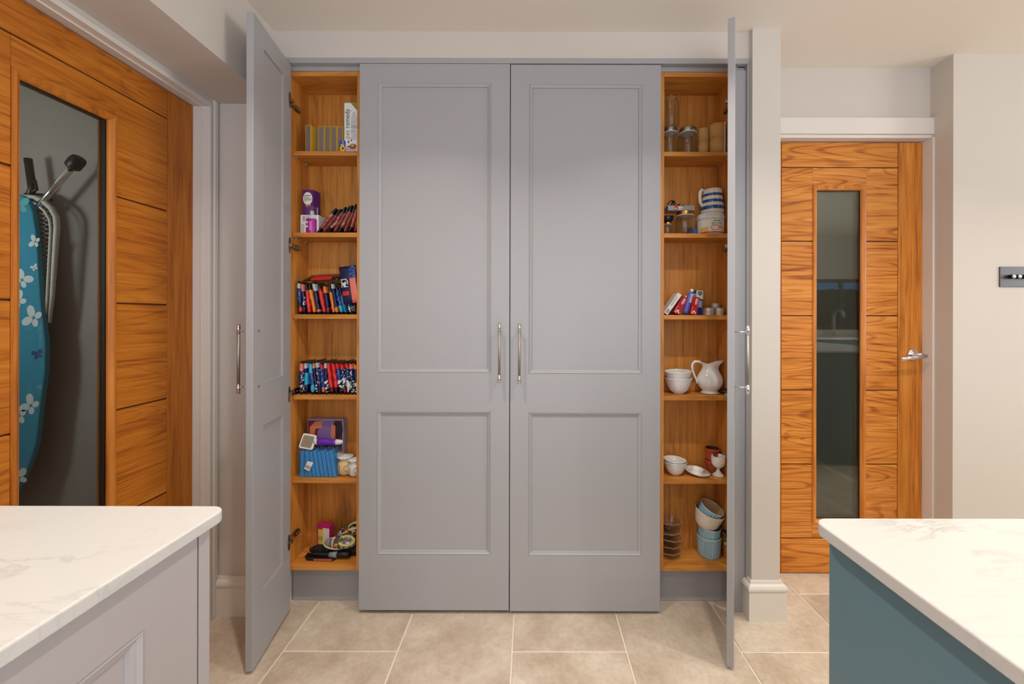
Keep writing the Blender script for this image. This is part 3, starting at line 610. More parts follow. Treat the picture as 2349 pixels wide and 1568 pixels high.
b = B(); b.prism([(0, 0), (wd, 0), (wd+0.006, 0.045), (0.006, 0.045)], 0, hb_, plane='xy'); mk('carton', b, purple, t, bevel=0.0006)
b = B().disc(wd*0.48, hb_*0.64, -0.0003, wd*0.44, hb_*0.27, 1, 24).disc(wd*0.48, hb_*0.66, -0.0004, wd*0.42, hb_*0.25, 0, 24).disc(wd*0.42, hb_*0.34, -0.0005, wd*0.10, wd*0.10, 1, 12).disc(wd*0.68, hb_*0.38, -0.0005, wd*0.09, wd*0.09, 1, 12)
mk('oval_label', b, [white, mat('print_gold', (196, 140, 60), 0.5)], t)
printbars('small_print', [(0.006, wd*0.78, hb_*0.75, 0.0036), (0.006, wd*0.6, hb_*0.68, 0.0026), (0.006, wd*0.85, hb_*0.63, 0.0026), (0.006, wd*0.8, hb_*0.58, 0.0026), (0.006, wd*0.4, hb_*0.53, 0.0022)], mat('print_soft', (96, 88, 90), 0.6), t, -0.0007)
q = B().box(0, 0.0006, 0.012, 0.03, 0.004, 0.032); mk('side_label', q, white, t, (wd+0.0035, 0.010, 0.004))
Y = 0.052; cx = zx(715.3, Y+0.022); r = hpx(12.6, Y)
t = thing('spray_bottle', 'magenta pump bottle with a clear cap in front of the purple carton', 'bottle', (cx, Y+r, L2+EPS))
hh = hpx(63, Y)
mk('bottle_body', B().lathe([(r*0.96, 0), (r, 0.003), (r, hh*0.5), (r*0.97, hh*0.53), (0, hh*0.53)], seg=28), mat('magenta_plastic', (170, 24, 140), 0.3), t)
mk('clear_cap', B().lathe([(r, hh*0.535), (r, hh*0.93), (r*0.9, hh*0.985), (r*0.6, hh), (0, hh)], seg=28, close=False), clear_m, t)
mk('nozzle', B().lathe([(r*0.75, hh*0.535), (r*0.75, hh*0.6), (r*0.36, hh*0.66), (r*0.36, hh*0.84), (0, hh*0.84)], seg=20), mat('frosted_white', (216, 214, 218), 0.4), t)
b = B()
for k in range(2):
    z = hh*(0.24+k*0.15); d = 0.0055; an = -PI/2-0.42; px_, py_ = r*1.012*math.cos(an), r*1.012*math.sin(an)
    b.poly([(px_-d, py_-0.000, z), (px_, py_-0.001, z-d), (px_+d, py_-0.0022, z), (px_, py_-0.001, z+d)])
for k in range(6): b.poly([(0.0, -r*1.006, hh*(0.12+k*0.055)), (0.010, -r*1.006, hh*(0.12+k*0.055)), (0.010, -r*1.006, hh*(0.135+k*0.055)), (0.0, -r*1.006, hh*(0.135+k*0.055))])
mk('hazard_print', b, white, t)
r2 = 0.0105; cx = zx(735.5, 0.11)
t = thing('turquoise_bottle', 'little turquoise bottle with a black cap behind the magenta bottle', 'bottle', (cx, 0.112, L2+EPS))
mk('bottle_body', B().lathe([(r2, 0), (r2, 0.05), (r2*0.8, 0.056), (0, 0.056)], seg=20), mat('turquoise_plastic', (40, 150, 190), 0.3), t); mk('cap', B().lathe([(r2*0.85, 0.0565), (r2*0.85, 0.080), (0, 0.080)], seg=20), blackp, t)

def foil(name, rgb, rough=0.28): return mat(name, rgb, rough, spec=0.6, bump=0.55, bscale=70)
def specks(name, base, ink, scale, thr=0.58):
    if name in MATS: return MATS[name]
    m = foil(name, base); nt = m.node_tree; b = nt.nodes['Principled BSDF']; tc = nt.nodes.new('ShaderNodeTexCoord'); oi = nt.nodes.new('ShaderNodeObjectInfo')
    ad = nt.nodes.new('ShaderNodeVectorMath'); nt.links.new(tc.outputs['Object'], ad.inputs[0]); nt.links.new(oi.outputs['Random'], ad.inputs[1])
    n = nt.nodes.new('ShaderNodeTexNoise'); n.inputs['Scale'].default_value = scale; n.inputs['Detail'].default_value = 1; nt.links.new(ad.outputs[0], n.inputs['Vector'])
    r = nt.nodes.new('ShaderNodeValToRGB'); r.color_ramp.interpolation = 'CONSTANT'; r.color_ramp.elements[0].color = lin(base); r.color_ramp.elements[1].position = thr; r.color_ramp.elements[1].color = lin(ink)
    nt.links.new(n.outputs['Fac'], r.inputs[0]); nt.links.new(r.outputs[0], b.inputs['Base Color']); return m
PM = {'k': foil('foil_black', (14, 14, 20)), 'n': foil('foil_navy', (9, 14, 58)), 'p': specks('foil_navy_print', (10, 18, 72), (196, 204, 224), 170, 0.6), 'u': specks('foil_blue_print', (14, 26, 90), (60, 108, 190), 140, 0.55),
      'w': specks('foil_white_print', (12, 14, 28), (214, 216, 216), 90, 0.5), 'W': foil('foil_silver', (176, 180, 184)), 'r': foil('foil_red', (206, 36, 36)), 'd': foil('foil_dark_red', (120, 20, 34)), 'o': foil('foil_orange', (222, 122, 22)),
      's': foil('foil_salmon', (226, 110, 92)), 'c': foil('foil_cyan', (38, 166, 204)), 't': foil('foil_teal', (24, 104, 140)), 'b': specks('foil_brown', (148, 68, 54), (196, 130, 110), 60, 0.62), 'm': foil('foil_mulberry', (92, 22, 70)), 'e': foil('foil_rust', (120, 50, 40))}
KEYS = list(PM.keys())
def pouch(name, label, group, x, y, z, lean, h, thick, depth, bands, seed, yaw=0.0, bulge=(0.25, 0.9)):
    """filled foil sachet standing on its lower edge; local x thickness, y depth, z height; bands [(fraction, key)] from the bottom"""
    rr = random.Random(seed); nz, ny = 14, 6
    b = B(); keys = []
    lim = []; acc = 0
    for f, k in bands:
        acc += f; lim.append((acc, k)); keys.append(k) if k not in keys else None
    def band(u):
        for l_, k in lim:
            if u <= l_+1e-6: return keys.index(k)
        return keys.index(lim[-1][1])
    P_ = {}
    wob = [rr.uniform(-1, 1) for _ in range(40)]
    for side in (1, -1):
        for i in range(nz+1):
            u = i/nz
            for j in range(ny+1):
                v = j/ny
                t = thick*0.5*max(0.0, (1-abs(2*u-1)**2.6))**0.8*(0.55+0.45*max(0, 1-abs(2*v-1)**2.2))+0.0009
                t *= 1+0.26*wob[(i*3+j*5+(side > 0)*7) % 40]
                if j in (0,) : t *= 0.92
                P_[(side, i, j)] = len(b.v)
                b.v.append((side*t+0.0016*wob[(i*7) % 40]*(u > 0.05), v*depth+0.002*wob[(i*5+3) % 40], u*h))
    dk = len(keys); keys.append('k')
    def q(a, bb, c, d, m): b.f.append((a, bb, c, d)); b.m.append(m); b.sm.append(True)
    for i in range(nz):
        m = band((i+0.5)/nz)
        for j in range(ny):
            for side in (1, -1): q(P_[(side, i, j)], P_[(side, i, j+1)], P_[(side, i+1, j+1)], P_[(side, i+1, j)], m if (0 < i < nz-1 and (j < 3 if side > 0 else j < 1)) else dk)
        for j in (0, ny): q(P_[(1, i, j)], P_[(-1, i, j)], P_[(-1, i+1, j)], P_[(1, i+1, j)], m if 0 < i < nz-1 else dk)
    for i in (0, nz):
        for j in range(ny): q(P_[(1, i, j)], P_[(1, i, j+1)], P_[(-1, i, j+1)], P_[(-1, i, j)], band(0.01 if i == 0 else 0.99))
    lift = abs(math.sin(lean))*0.0012
    o = mk(name, b, [PM[k] for k in keys], None, (x, y, z+EPS+lift), (0, lean, yaw))
    return tag(o, label, 'pouch', group)
# brown sachets leaning to the right, shelf two
data = [(300, 1437, 458, 1235, 's'), (340, 1437, 500, 1240, 0), (385, 1437, 540, 1225, 0), (430, 1437, 570, 1215, 0), (475, 1437, 592, 1210, 0), (520, 1437, 620, 1200, 0), (562, 1437, 640, 1195, 0), (604, 1437, 668, 1190, 0)]
WORD = ['first', 'second', 'third', 'fourth', 'fifth', 'sixth', 'seventh', 'eighth', 'ninth', 'tenth', 'eleventh', 'twelfth', 'thirteenth', 'fourteenth']
for k, (xb, yb, xt, yt, _) in enumerate(data):
    Y = 0.056+0.0015*(k % 3); p0 = P(*A1(xb, yb), Y); p1 = P(*A1(xt, yt), Y); dx, dz = p1[0]-p0[0], p1[1]-L2
    ln = math.atan2(dx, dz)
    pouch('treat_sachet', 'reddish brown black-ended sachet, %s from the left, leaning right on the second left shelf' % WORD[k], 'brown sachets on the second left shelf', p0[0]+0.004, Y, L2, ln, math.hypot(dx, dz)*0.98, 0.0135, 0.085, [(0.2, 'k'), (0.6, 'b'), (0.2, 'k')] if k % 2 == 0 else [(0.08, 'k'), (0.66, 'e'), (0.26, 'k')], k+3)
# dark sachets, shelf three (tops lean left)
S3 = [(186, 168, 410, 34, [(.22, 'r'), (.2, 'n'), (.34, 'u'), (.24, 'W')], 'navy sachet with red foot, leftmost'),
      (222, 206, 418, 32, [(.3, 'k'), (.28, 'p'), (.12, 'n'), (.3, 's')], 'black and navy sachet with a pink top, second from left'),
      (264, 238, 440, 32, [(.78, 'r'), (.22, 'k')], 'bright red sachet with black top, third from left'),
      (318, 264, 430, 36, [(.75, 'o'), (.25, 'k')], 'orange sachet with black top, fourth from left'),
      (352, 300, 415, 32, [(.12, 's'), (.6, 'n'), (.28, 'W')], 'navy sachet with wide silver top, fifth from left'),
      (404, 350, 440, 40, [(.1, 'd'), (.68, 'r'), (.1, 'd'), (.12, 'k')], 'broad shiny red sachet, sixth from left'),
      (440, 398, 440, 30, [(.2, 'd'), (.5, 'n'), (.3, 'o')], 'navy sachet with orange top, seventh from left'),
      (488, 446, 430, 34, [(.74, 'o'), (.26, 'n')], 'tall orange striped sachet, eighth from left'),
      (520, 470, 415, 30, [(.2, 'o'), (.55, 'n'), (.25, 'W')], 'navy sachet with orange foot and silver top, ninth from left'),
      (560, 505, 440, 34, [(.25, 'c'), (.5, 'u'), (.25, 'k')], 'blue printed sachet with cyan foot, tenth from left'),
      (598, 535, 450, 34, [(.65, 't'), (.35, 'n')], 'dark teal sachet with navy top, eleventh from left'),
      (650, 565, 450, 44, [(.3, 'w'), (.4, 'u'), (.3, 'c')], 'cyan-topped sachet with white-splashed foot, twelfth from left')]
for k, (xb, xt, yt, wpx, bands, lab) in enumerate(S3):
    Y = 0.056+0.003*(k % 2); p0 = P(*A2(xb, 705), Y); p1 = P(*A2(xt, yt), Y); dx, dz = p1[0]-p0[0], p1[1]-L3
    pouch('food_sachet', lab+' on the third left shelf', 'sachets on the third left shelf', p0[0], Y, L3, math.atan2(dx, dz), math.hypot(dx, dz), hpx(wpx/3.92, Y)*1.05, 0.085, bands, 20+k)
Y = 0.052; p0 = P(*A2(664, 590), Y); p1 = P(*A2(624, 290), Y)
def flatpack(name, lab, loc, rot, w, h, t, front, seed, group):     # sachet seen from its broad side
    rr = random.Random(seed); b = B(); n = 9; keys = []
    for side in (-1, 1):
        for i in range(n+1):
            for j in range(n+1):
                u, v = j/n, i/n; th = t*0.5*max(0, 1-abs(2*u-1)**3)*max(0, 1-abs(2*v-1)**3)+0.0008+0.0012*rr.uniform(0, 1)
                b.v.append((u*w-w/2, side*th, v*h))
    m_ = n+1
    for side in (0, 1):
        for i in range(n):
            for j in range(n):
                k = side*m_*m_+i*m_+j; b.f.append((k, k+1, k+m_+1, k+m_)); b.m.append(front((j+.5)/n, (i+.5)/n)); b.sm.append(True)
    for i in range(n):
        for a_, c_ in ((i, i+1), (n*m_+i, n*m_+i+1), (i*m_, (i+1)*m_), (i*m_+n, (i+1)*m_+n)): b.f.append((a_, c_, c_+m_*m_, a_+m_*m_)); b.m.append(front(0.02, 0.02)); b.sm.append(True)
    o = mk(name, b, [PM[k] for k in 'nsruwkmW'], None, loc, rot); return tag(o, lab, 'pouch', group)
def fr(u, v):
    if 0.55 < u < 0.85: return 1 if v < 0.68 else 3
    if u < 0.45 and 0.18 < v < 0.38: return 2
    if u < 0.45 and 0.4 < v < 0.66: return 4
    return 0
flatpack('food_sachet', 'large navy sachet with salmon stripe, standing tallest at right on the third left shelf', (zx(808, 0.05), 0.0485, L3+0.046), (0, -0.13, 0.0), 0.068, 0.152, 0.009, fr, 5, 'sachets on the third left shelf')
p = P(*A2(385, 400), 0.08)
flatpack('food_sachet', 'black sachet with mulberry edge lying flat on top of the upright sachets', (p[0], 0.070, L3+0.1415), (-PI/2+0.36, -0.05, 0.0), 0.15, 0.085, 0.014, lambda u, v: 6 if v > 0.38 and .2 < u < .85 else (2 if 0.22 < u < .8 and 0.04 < v < 0.3 else 5), 9, 'sachets on the third left shelf')
S4 = [(200, 190, 1132, 44, [(.28, 'w'), (.1, 'k'), (.36, 'p'), (.26, 's')], 'sachet with a salmon top at the left end'),
      (240, 232, 1130, 34, [(.25, 'n'), (.42, 'c'), (.15, 'n'), (.18, 'W')], 'navy and cyan sachet with silver top, second from left'),
      (302, 268, 1135, 38, [(.27, 'c'), (.4, 'u'), (.33, 'c')], 'sachet with cyan top and cyan foot, third from left'),
      (336, 300, 1130, 32, [(.3, 'w'), (.5, 'n'), (.2, 's')], 'navy sachet with pink top and white-splashed foot, fourth from left'),
      (362, 330, 1125, 32, [(.3, 'n'), (.48, 'p'), (.22, 'W')], 'navy printed sachet with silver top, fifth from left'),
      (395, 372, 1140, 34, [(.24, 's'), (.56, 'u'), (.2, 'r')], 'blue sachet with red top and salmon foot, sixth from left'),
      (428, 408, 1128, 30, [(.4, 'w'), (.42, 'n'), (.18, 'W')], 'navy sachet with white-splashed foot and silver top, seventh from left'),
      (474, 430, 1130, 36, [(.22, 'd'), (.78, 'r')], 'shiny all-red sachet, eighth from left'),
      (516, 478, 1135, 34, [(.22, 'k'), (.78, 'r')], 'red sachet with black foot, ninth from left'),
      (556, 512, 1135, 36, [(.4, 'w'), (.35, 'u'), (.25, 'r')], 'blue printed sachet with red top, tenth from left'),
      (592, 556, 1140, 34, [(.18, 'd'), (.3, 'w'), (.28, 'p'), (.24, 'r')], 'sachet with red top and dark red foot, eleventh from left'),
      (624, 596, 1130, 36, [(.45, 'w'), (.3, 'p'), (.25, 'r')], 'white-splashed sachet with broad red top, twelfth from left'),
      (658, 636, 1135, 38, [(.4, 'w'), (.35, 'p'), (.25, 's')], 'white-splashed sachet with salmon top, thirteenth from left'),
      (690, 680, 1140, 36, [(.35, 'w'), (.4, 'n'), (.25, 'o')], 'sachet with orange top at the right end')]
for k, (xb, xt, yt, wpx, bands, lab) in enumerate(S4):
    Y = 0.054+0.003*(k % 2); p0 = P(*A2(xb, 1435), Y); p1 = P(*A2(xt, yt), Y); dx, dz = p1[0]-p0[0], p1[1]-L4
    pouch('food_sachet', lab+' on the fourth left shelf', 'sachets on the fourth left shelf', p0[0], Y, L4, math.atan2(dx, dz), math.hypot(dx, dz), hpx(wpx/3.92, Y)*1.02, 0.085, bands, 50+k)

# shelf five: picture box, blue pads in clear film, grooming brush, two round dispensers
Y = 0.118; a, c = zx(706, Y), zx(788, Y); hb_ = P(740, 961.5, Y)[1]-L5; wd = c-a
t = thing('picture_box', 'box with a picture of a person in lilac stroking a dog, behind the blue pads', 'box', (a, Y, L5+EPS))
mk('carton', B().box(0, wd, 0, 0.03, 0, hb_), mat('carton_lilac', (150, 150, 186), 0.5), t, bevel=0.0008)
z = lambda f: f*hb_
b = B().poly([(0.002, -0.0002, z(.03)), (wd-0.004, -0.0002, z(.03)), (wd-0.004, -0.0002, z(.98)), (0.002, -0.0002, z(.98))], 0)
b.poly([(wd*.40, -0.0004, z(.98)), (wd*.74, -0.0004, z(.98)), (wd*.82, -0.0004, z(.45)), (wd*.3, -0.0004, z(.45)), (wd*.28, -0.0004, z(.75))], 1)
b.poly([(wd*.42, -0.0006, z(.97)), (wd*.40, -0.0006, z(.84)), (wd*.22, -0.0006, z(.82)), (wd*.2, -0.0006, z(.72)), (wd*.34, -0.0006, z(.56)), (wd*.24, -0.0006, z(.5)), (wd*.06, -0.0006, z(.68)), (wd*.07, -0.0006, z(.86)), (wd*.22, -0.0006, z(.96))], 2)
b.disc(wd*.84, z(.80), -0.0005, wd*.15, z(.17), 3, 18).poly([(wd*.68, -0.0007, z(.92)), (wd*.78, -0.0007, z(.88)), (wd*.78, -0.0007, z(.66)), (wd*.7, -0.0007, z(.6)), (wd*.64, -0.0007, z(.7)), (wd*.66, -0.0007, z(.8))], 2)
b.disc(wd*.38, z(.5), -0.0008, wd*.2, z(.12), 4, 16).disc(wd*.72, z(.48), -0.0008, wd*.2, z(.1), 3, 16)
mk('picture', b, [mat('pic_maroon', (110, 30, 36), 0.6), mat('pic_lilac', (128, 96, 150), 0.6), mat('pic_skin', (206, 120, 84), 0.6), mat('pic_hair', (44, 22, 24), 0.6), mat('pic_dog', (60, 34, 24), 0.6)], t)
t = thing('blue_label_carton', 'small white and blue carton standing behind the blue pads', 'box', (zx(772, 0.095), 0.094, L5+EPS))
mk('carton', B().box(0, 0.026, 0, 0.02, 0, 0.088), whitec, t); mk('blue_label', B().box(0.001, 0.025, -0.0006, 0, 0.03, 0.070), mat('label_blue', (30, 90, 190), 0.5), t)
# pads
t = thing('pad_pack', 'clear film pack of folded bright blue pads on the fifth left shelf', 'pack', (zx(731, 0.08), 0.056, L5+EPS))
bl = mat('pad_blue', (30, 140, 208), 0.55, bump=0.4, bscale=60)
ox = zx(731, 0.08); x_l = zx(690, 0.06)-ox; x_r = zx(774, 0.06)-ox; hp = hpx(62, 0.06)
for k in range(9):
    f = k/9; xb = x_l+(x_r-x_l)*f; wdt = (x_r-x_l)/9*0.80; lean = -0.24*(1-0.3*(k < 2)) if k > 2 else 0.02
    b = B(); sh = -0.016 if k > 1 else 0.0
    b.prism([(xb, 0.001), (xb+wdt, 0.001), (xb+wdt+sh, hp-0.006-0.004*(k % 2)), (xb+wdt*0.5+sh, hp-0.003-0.004*(k % 2)), (xb+sh, hp-0.006-0.004*(k % 2))], 0.002+0.002*(k % 2), 0.072, smooth=False); mk('pad', b, bl, t, bevel=0.0015)
rr = random.Random(4); b = B(); nx_, nz_ = 12, 8
def filmsheet(y0, flip):
    vs = [(x_l-0.006+(x_r-x_l+0.012)*i/nx_+(0.004*rr.uniform(-1, 1)), y0+rr.uniform(-0.003, 0.003)*(1 if 0 < j < nz_ else 0.3), max(0.0004, (hp+0.006)*j/nz_+rr.uniform(-0.003, 0.003)*(j > 0))) for j in range(nz_+1) for i in range(nx_+1)]
    return vs
f1 = filmsheet(-0.002, 1); b.add(f1, [(j*(nx_+1)+i, j*(nx_+1)+i+1, (j+1)*(nx_+1)+i+1, (j+1)*(nx_+1)+i) for j in range(nz_) for i in range(nx_)])
vs = []
for i in range(nx_+1):
    x = x_l-0.006+(x_r-x_l+0.012)*i/nx_
    for j in range(4): vs.append((x, -0.002+0.075*j/3, hp+0.005+rr.uniform(-0.003, 0.004)))
b.add(vs, [(i*4+j, i*4+j+1, (i+1)*4+j+1, (i+1)*4+j) for i in range(nx_) for j in range(3)])
b.box(x_l-0.0075, x_l-0.007, -0.002, 0.073, 0.0004, hp).box(x_r+0.006, x_r+0.0065, -0.002, 0.073, 0.0004, hp)
mk('film', b, clear_m, t)
lx = zx(708, 0.05)-ox; lz = P(708, 1068, 0.05)[1]-L5
M = Matrix.Translation((lx, -0.0062, lz)) @ Matrix.Rotation(0.45, 4, 'Y')
b = B(); b.T = M; b.poly([(-0.011, 0, -0.018), (0.013, 0, -0.018), (0.013, 0, 0.022), (-0.011, 0, 0.016)], 0)
for k in range(8): b.poly([(-0.009+k*0.0026, -0.0003, -0.012), (-0.0078+k*0.0026, -0.0003, -0.012), (-0.0078+k*0.0026, -0.0003, 0.001), (-0.009+k*0.0026, -0.0003, 0.001)], 1)
b.T = None; mk('barcode_label', b, [whitec, text_black], t)
# slicker brush lying on the pads
zt = L5+hp+0.0125
t = thing('grooming_brush', 'white and purple pet grooming brush lying on the blue pads', 'brush', (zx(705, 0.07), 0.075, zt))
hx0, hx1 = -0.028, 0.030
b = B(); b.T = Matrix.Translation((0, 0, 0.022)) @ Matrix.Rotation(0.28, 4, 'Y') @ Matrix.Rotation(-0.25, 4, 'X')
oq = rounded(-0.028, 0.03, -0.03, 0.03, 0.008, 4)
b.T = Matrix.Translation((0.001, 0.0, 0.018)) @ Matrix.Rotation(0.18, 4, 'Y') @ Matrix.Rotation(PI/2-0.35, 4, 'X')
b.prism(oq, -0.003, 0.006, plane='xy'); mk('head', b, white, t, bevel=0.002)
b2 = B(); b2.T = b.T; b2.prism(rounded(-0.021, 0.023, -0.023, 0.023, 0.004, 3), 0.0062, 0.0075, plane='xy'); mk('bristle_pad', b2, mat('bristle', (150, 140, 110), 0.7, bump=0.9, bscale=700, var=0.4, vscale=300), t)
hp_ = [(0.030, 0.0, 0.016), (0.040, 0.0, 0.017), (0.055, -0.002, 0.0185), (0.085, -0.002, 0.018), (0.115, -0.002, 0.016), (0.128, -0.002, 0.0145)]
mk('neck', B().tube([(0.026, 0, 0.015), (0.036, 0, 0.0165), (0.043, 0, 0.017)], [0.008, 0.0105, 0.0125], 14), white, t)
mk('handle', B().tube([(0.0432, 0, 0.017), (0.052, 0, 0.0185), (0.07, 0, 0.0182), (0.09, 0, 0.016), (0.108, 0, 0.0155), (0.118, 0, 0.016)], [0.0128, 0.0142, 0.0138, 0.0118, 0.0112, 0.012], 16), mat('purple_rubber', (104, 34, 176), 0.4), t)
mk('end_cap', B().tube([(0.1182, 0, 0.016), (0.128, 0, 0.0165), (0.14, 0, 0.017), (0.147, 0, 0.0172)], [0.012, 0.0105, 0.0085, 0.004], 14), white, t)
# two round dispensers
cream = mat('cream_plastic', (226, 196, 140), 0.4)
def dispenser(px, wpx, lab, bm, yy, htpx, hole):
    r = hpx(wpx/2, yy); x = zx(px, yy); t = thing('round_dispenser', lab, 'dispenser', (x, yy, L5+EPS)); hh = hpx(htpx, yy)
    mk('body', B().lathe([(r*0.5, 0), (r*0.86, hh*0.14), (r, hh*0.42), (r*0.9, hh*0.7), (r*0.62, hh*0.88), (r*0.4, hh*0.95), (0, hh*0.95)], seg=28), bm, t)
    mk('cap', B().lathe([(r*0.62, hh*0.885), (r*1.05, hh*0.98), (r*1.0, hh*1.03), (r*0.45, hh*1.06), (r*0.12, hh*1.12), (0, hh*1.12)], seg=28, rfun=lambda a, z, k: 1+0.04*math.sin(9*a)), white, t)
    b = B(); b.T = Matrix.Rotation(0.55, 4, 'Z') @ Matrix.Translation((0, -r*0.80, hh*0.45)) @ Matrix.Rotation(PI/2, 4, 'X')
    b.lathe([(r*0.52, 0), (r*0.52, r*0.24), (r*0.40, r*0.26), (r*0.36, r*0.1), (0, r*0.08)], seg=24, mf=lambda i: 1 if i >= 2 else 0); b.T = None
    mk('vent', b, [bm, mat('vent_dark', (74, 50, 34), 0.6)], t)
    b = B().box(-r*0.42, -r*0.34, -r*0.93, -r*0.80, hh*0.32, hh*0.6); mk('slot', b, mat('slot_brown', (140, 100, 60), 0.6), t)
dispenser(793, 34, 'cream round plug-in dispenser with a white fluted cap beside the blue pads', cream, 0.088, 42, True)
dispenser(815, 30, 'white round dispenser half hidden at the right end of the fifth left shelf', mat('offwhite_plastic', (224, 220, 208), 0.4), 0.074, 38, True)

# bottom of the left larder
Y = 0.120; a, c = zx(729, Y), zx(756, Y); hh = P(740, 1200.5, Y)[1]-L6
t = thing('magenta_carton', 'magenta, yellow and white carton at the back of the left larder floor', 'box', (a, Y-0.004, L6+EPS), (0, 0, -0.25))
wd = c-a
mk('carton', B().box(0, wd+0.012, 0, 0.028, 0, hh), mat('card_magenta', (176, 28, 96), 0.5), t, bevel=0.0008)
b = B().poly([(wd*.14, -0.0003, hh*.32), (wd*.6, -0.0003, hh*.32), (wd*.6, -0.0003, hh*.84), (wd*.14, -0.0003, hh*.84)], 0).poly([(wd*.6, -0.0003, hh*.32), (wd+.012, -0.0003, hh*.32), (wd+.012, -0.0003, hh*.9), (wd*.6, -0.0003, hh*.9)], 1)
b.poly([(wd*.14, -0.0004, hh*.45), (wd*.6, -0.0004, hh*.45), (wd*.6, -0.0004, hh*.6), (wd*.14, -0.0004, hh*.6)], 2)
mk('carton_print', b, [mat('card_yellow', (216, 196, 60), 0.5), mat('card_pale', (222, 206, 196), 0.5), mat('card_olive', (170, 160, 70), 0.5)], t)
printbars('small_print', [(0.002, 0.010, 0.012, 0.011)], mat('card_pink', (236, 150, 190), 0.5), t, -0.0006)
# black rolled umbrella
Y = 0.105; z0 = L6+0.021
t = thing('folded_umbrella', 'black rolled umbrella lying at the bottom behind the flat black brush', 'umbrella', (zx(720, Y), Y, L6+EPS))
x1 = -0.699-zx(720, Y)
rr = random.Random(11)
def canopy(a, z, k): return 1
b = B(); pts = []; n = 12
xs_ = [0.0+ (x1)*i/n for i in range(n+1)]
b.tube([(x, 0.0, 0.0205) for x in xs_], [0.014, 0.0185]+[0.0198+0.0006*rr.uniform(-1, 1) for _ in range(n-2)]+[0.019], 14); mk('canopy', b, blackc, t)
mk('strap', B().tube([(0.055, 0, 0.0205), (0.072, 0, 0.0205)], 0.0204, 18), mat('strap_black', (34, 34, 36), 0.6), t)
mk('handle', B().tube([(-0.012, 0, 0.0205), (0.0, 0, 0.0205)], [0.009, 0.011], 12), blackp, t)
# flat black grooming tool with grey band and pink label
t = thing('grooming_tool', 'flat black grooming tool with a grey band and pink label in front of the umbrella', 'grooming tool', (zx(735, 0.07), 0.066, L6+EPS))
xw0, xw1 = zx(696, .066)-zx(735, .07), zx(772, .066)-zx(735, .07)
poly = [(xw0, 0.012), (xw0+0.02, -0.008), (xw0+0.06, -0.012), (xw1-0.01, -0.012), (xw1, -0.004), (xw1-0.004, 0.008), (xw0+0.05, 0.014), (xw0+0.02, 0.017)]
mk('body', B().prism(poly, 0, 0.013, plane='xy'), blackp, t, bevel=0.004)
mk('upper_jaw', B().tube([(xw0+0.014, 0.006, 0.02), (xw0+0.05, 0.004, 0.021), (xw0+0.085, 0.002, 0.020), (xw1+0.02, 0.004, 0.020), (xw1+0.055, 0.006, 0.020)], [0.004, 0.0066, 0.0075, 0.010, 0.012], 12), blackp, t)
mk('grey_band', B().tube([(xw1-0.028, 0.002, 0.0195), (xw1+0.004, 0.003, 0.0195)], [0.0105, 0.0125], 16), mat('band_grey', (128, 132, 138), 0.5), t)
mk('pink_label', B().poly([(xw0+0.05, -0.0125, 0.003), (xw1-0.012, -0.0125, 0.003), (xw1-0.012, -0.0125, 0.0095), (xw0+0.05, -0.0125, 0.0095)]), mat('label_pink', (214, 92, 84), 0.5), t)
# fabric shoes
def plaid():
    m = mat('plaid_cloth', (150, 136, 126), 0.9); nt = m.node_tree; N = nt.nodes; Ln = nt.links; tc = N['Texture Coordinate'] if 'Texture Coordinate' in N else N.new('ShaderNodeTexCoord')
    br = N.new('ShaderNodeTexBrick'); br.offset = 0; br.inputs['Color1'].default_value = lin((142, 126, 118)); br.inputs['Color2'].default_value = lin((110, 92, 88)); br.inputs['Mortar'].default_value = lin((226, 218, 206)); br.inputs['Scale'].default_value = 1
    br.inputs['Brick Width'].default_value = 0.018; br.inputs['Row Height'].default_value = 0.018; br.inputs['Mortar Size'].default_value = 0.0021
    mp = N.new('ShaderNodeMapping'); mp.inputs['Rotation'].default_value = (0.6, 0.0, 0.12); Ln.new(tc.outputs['Object'], mp.inputs[0]); Ln.new(mp.outputs[0], br.inputs[0]); Ln.new(br.outputs[0], N['Principled BSDF'].inputs['Base Color']); return m
plaid_m = plaid(); lemon = mat('lemon_trim', (206, 196, 120), 0.8); orange_b = mat('orange_button', (214, 130, 40), 0.4); cream_c = mat('cream_lining', (214, 208, 176), 0.9, bump=0.5, bscale=500)
toe_m = mat('toe_grey', (146, 142, 146), 0.8)
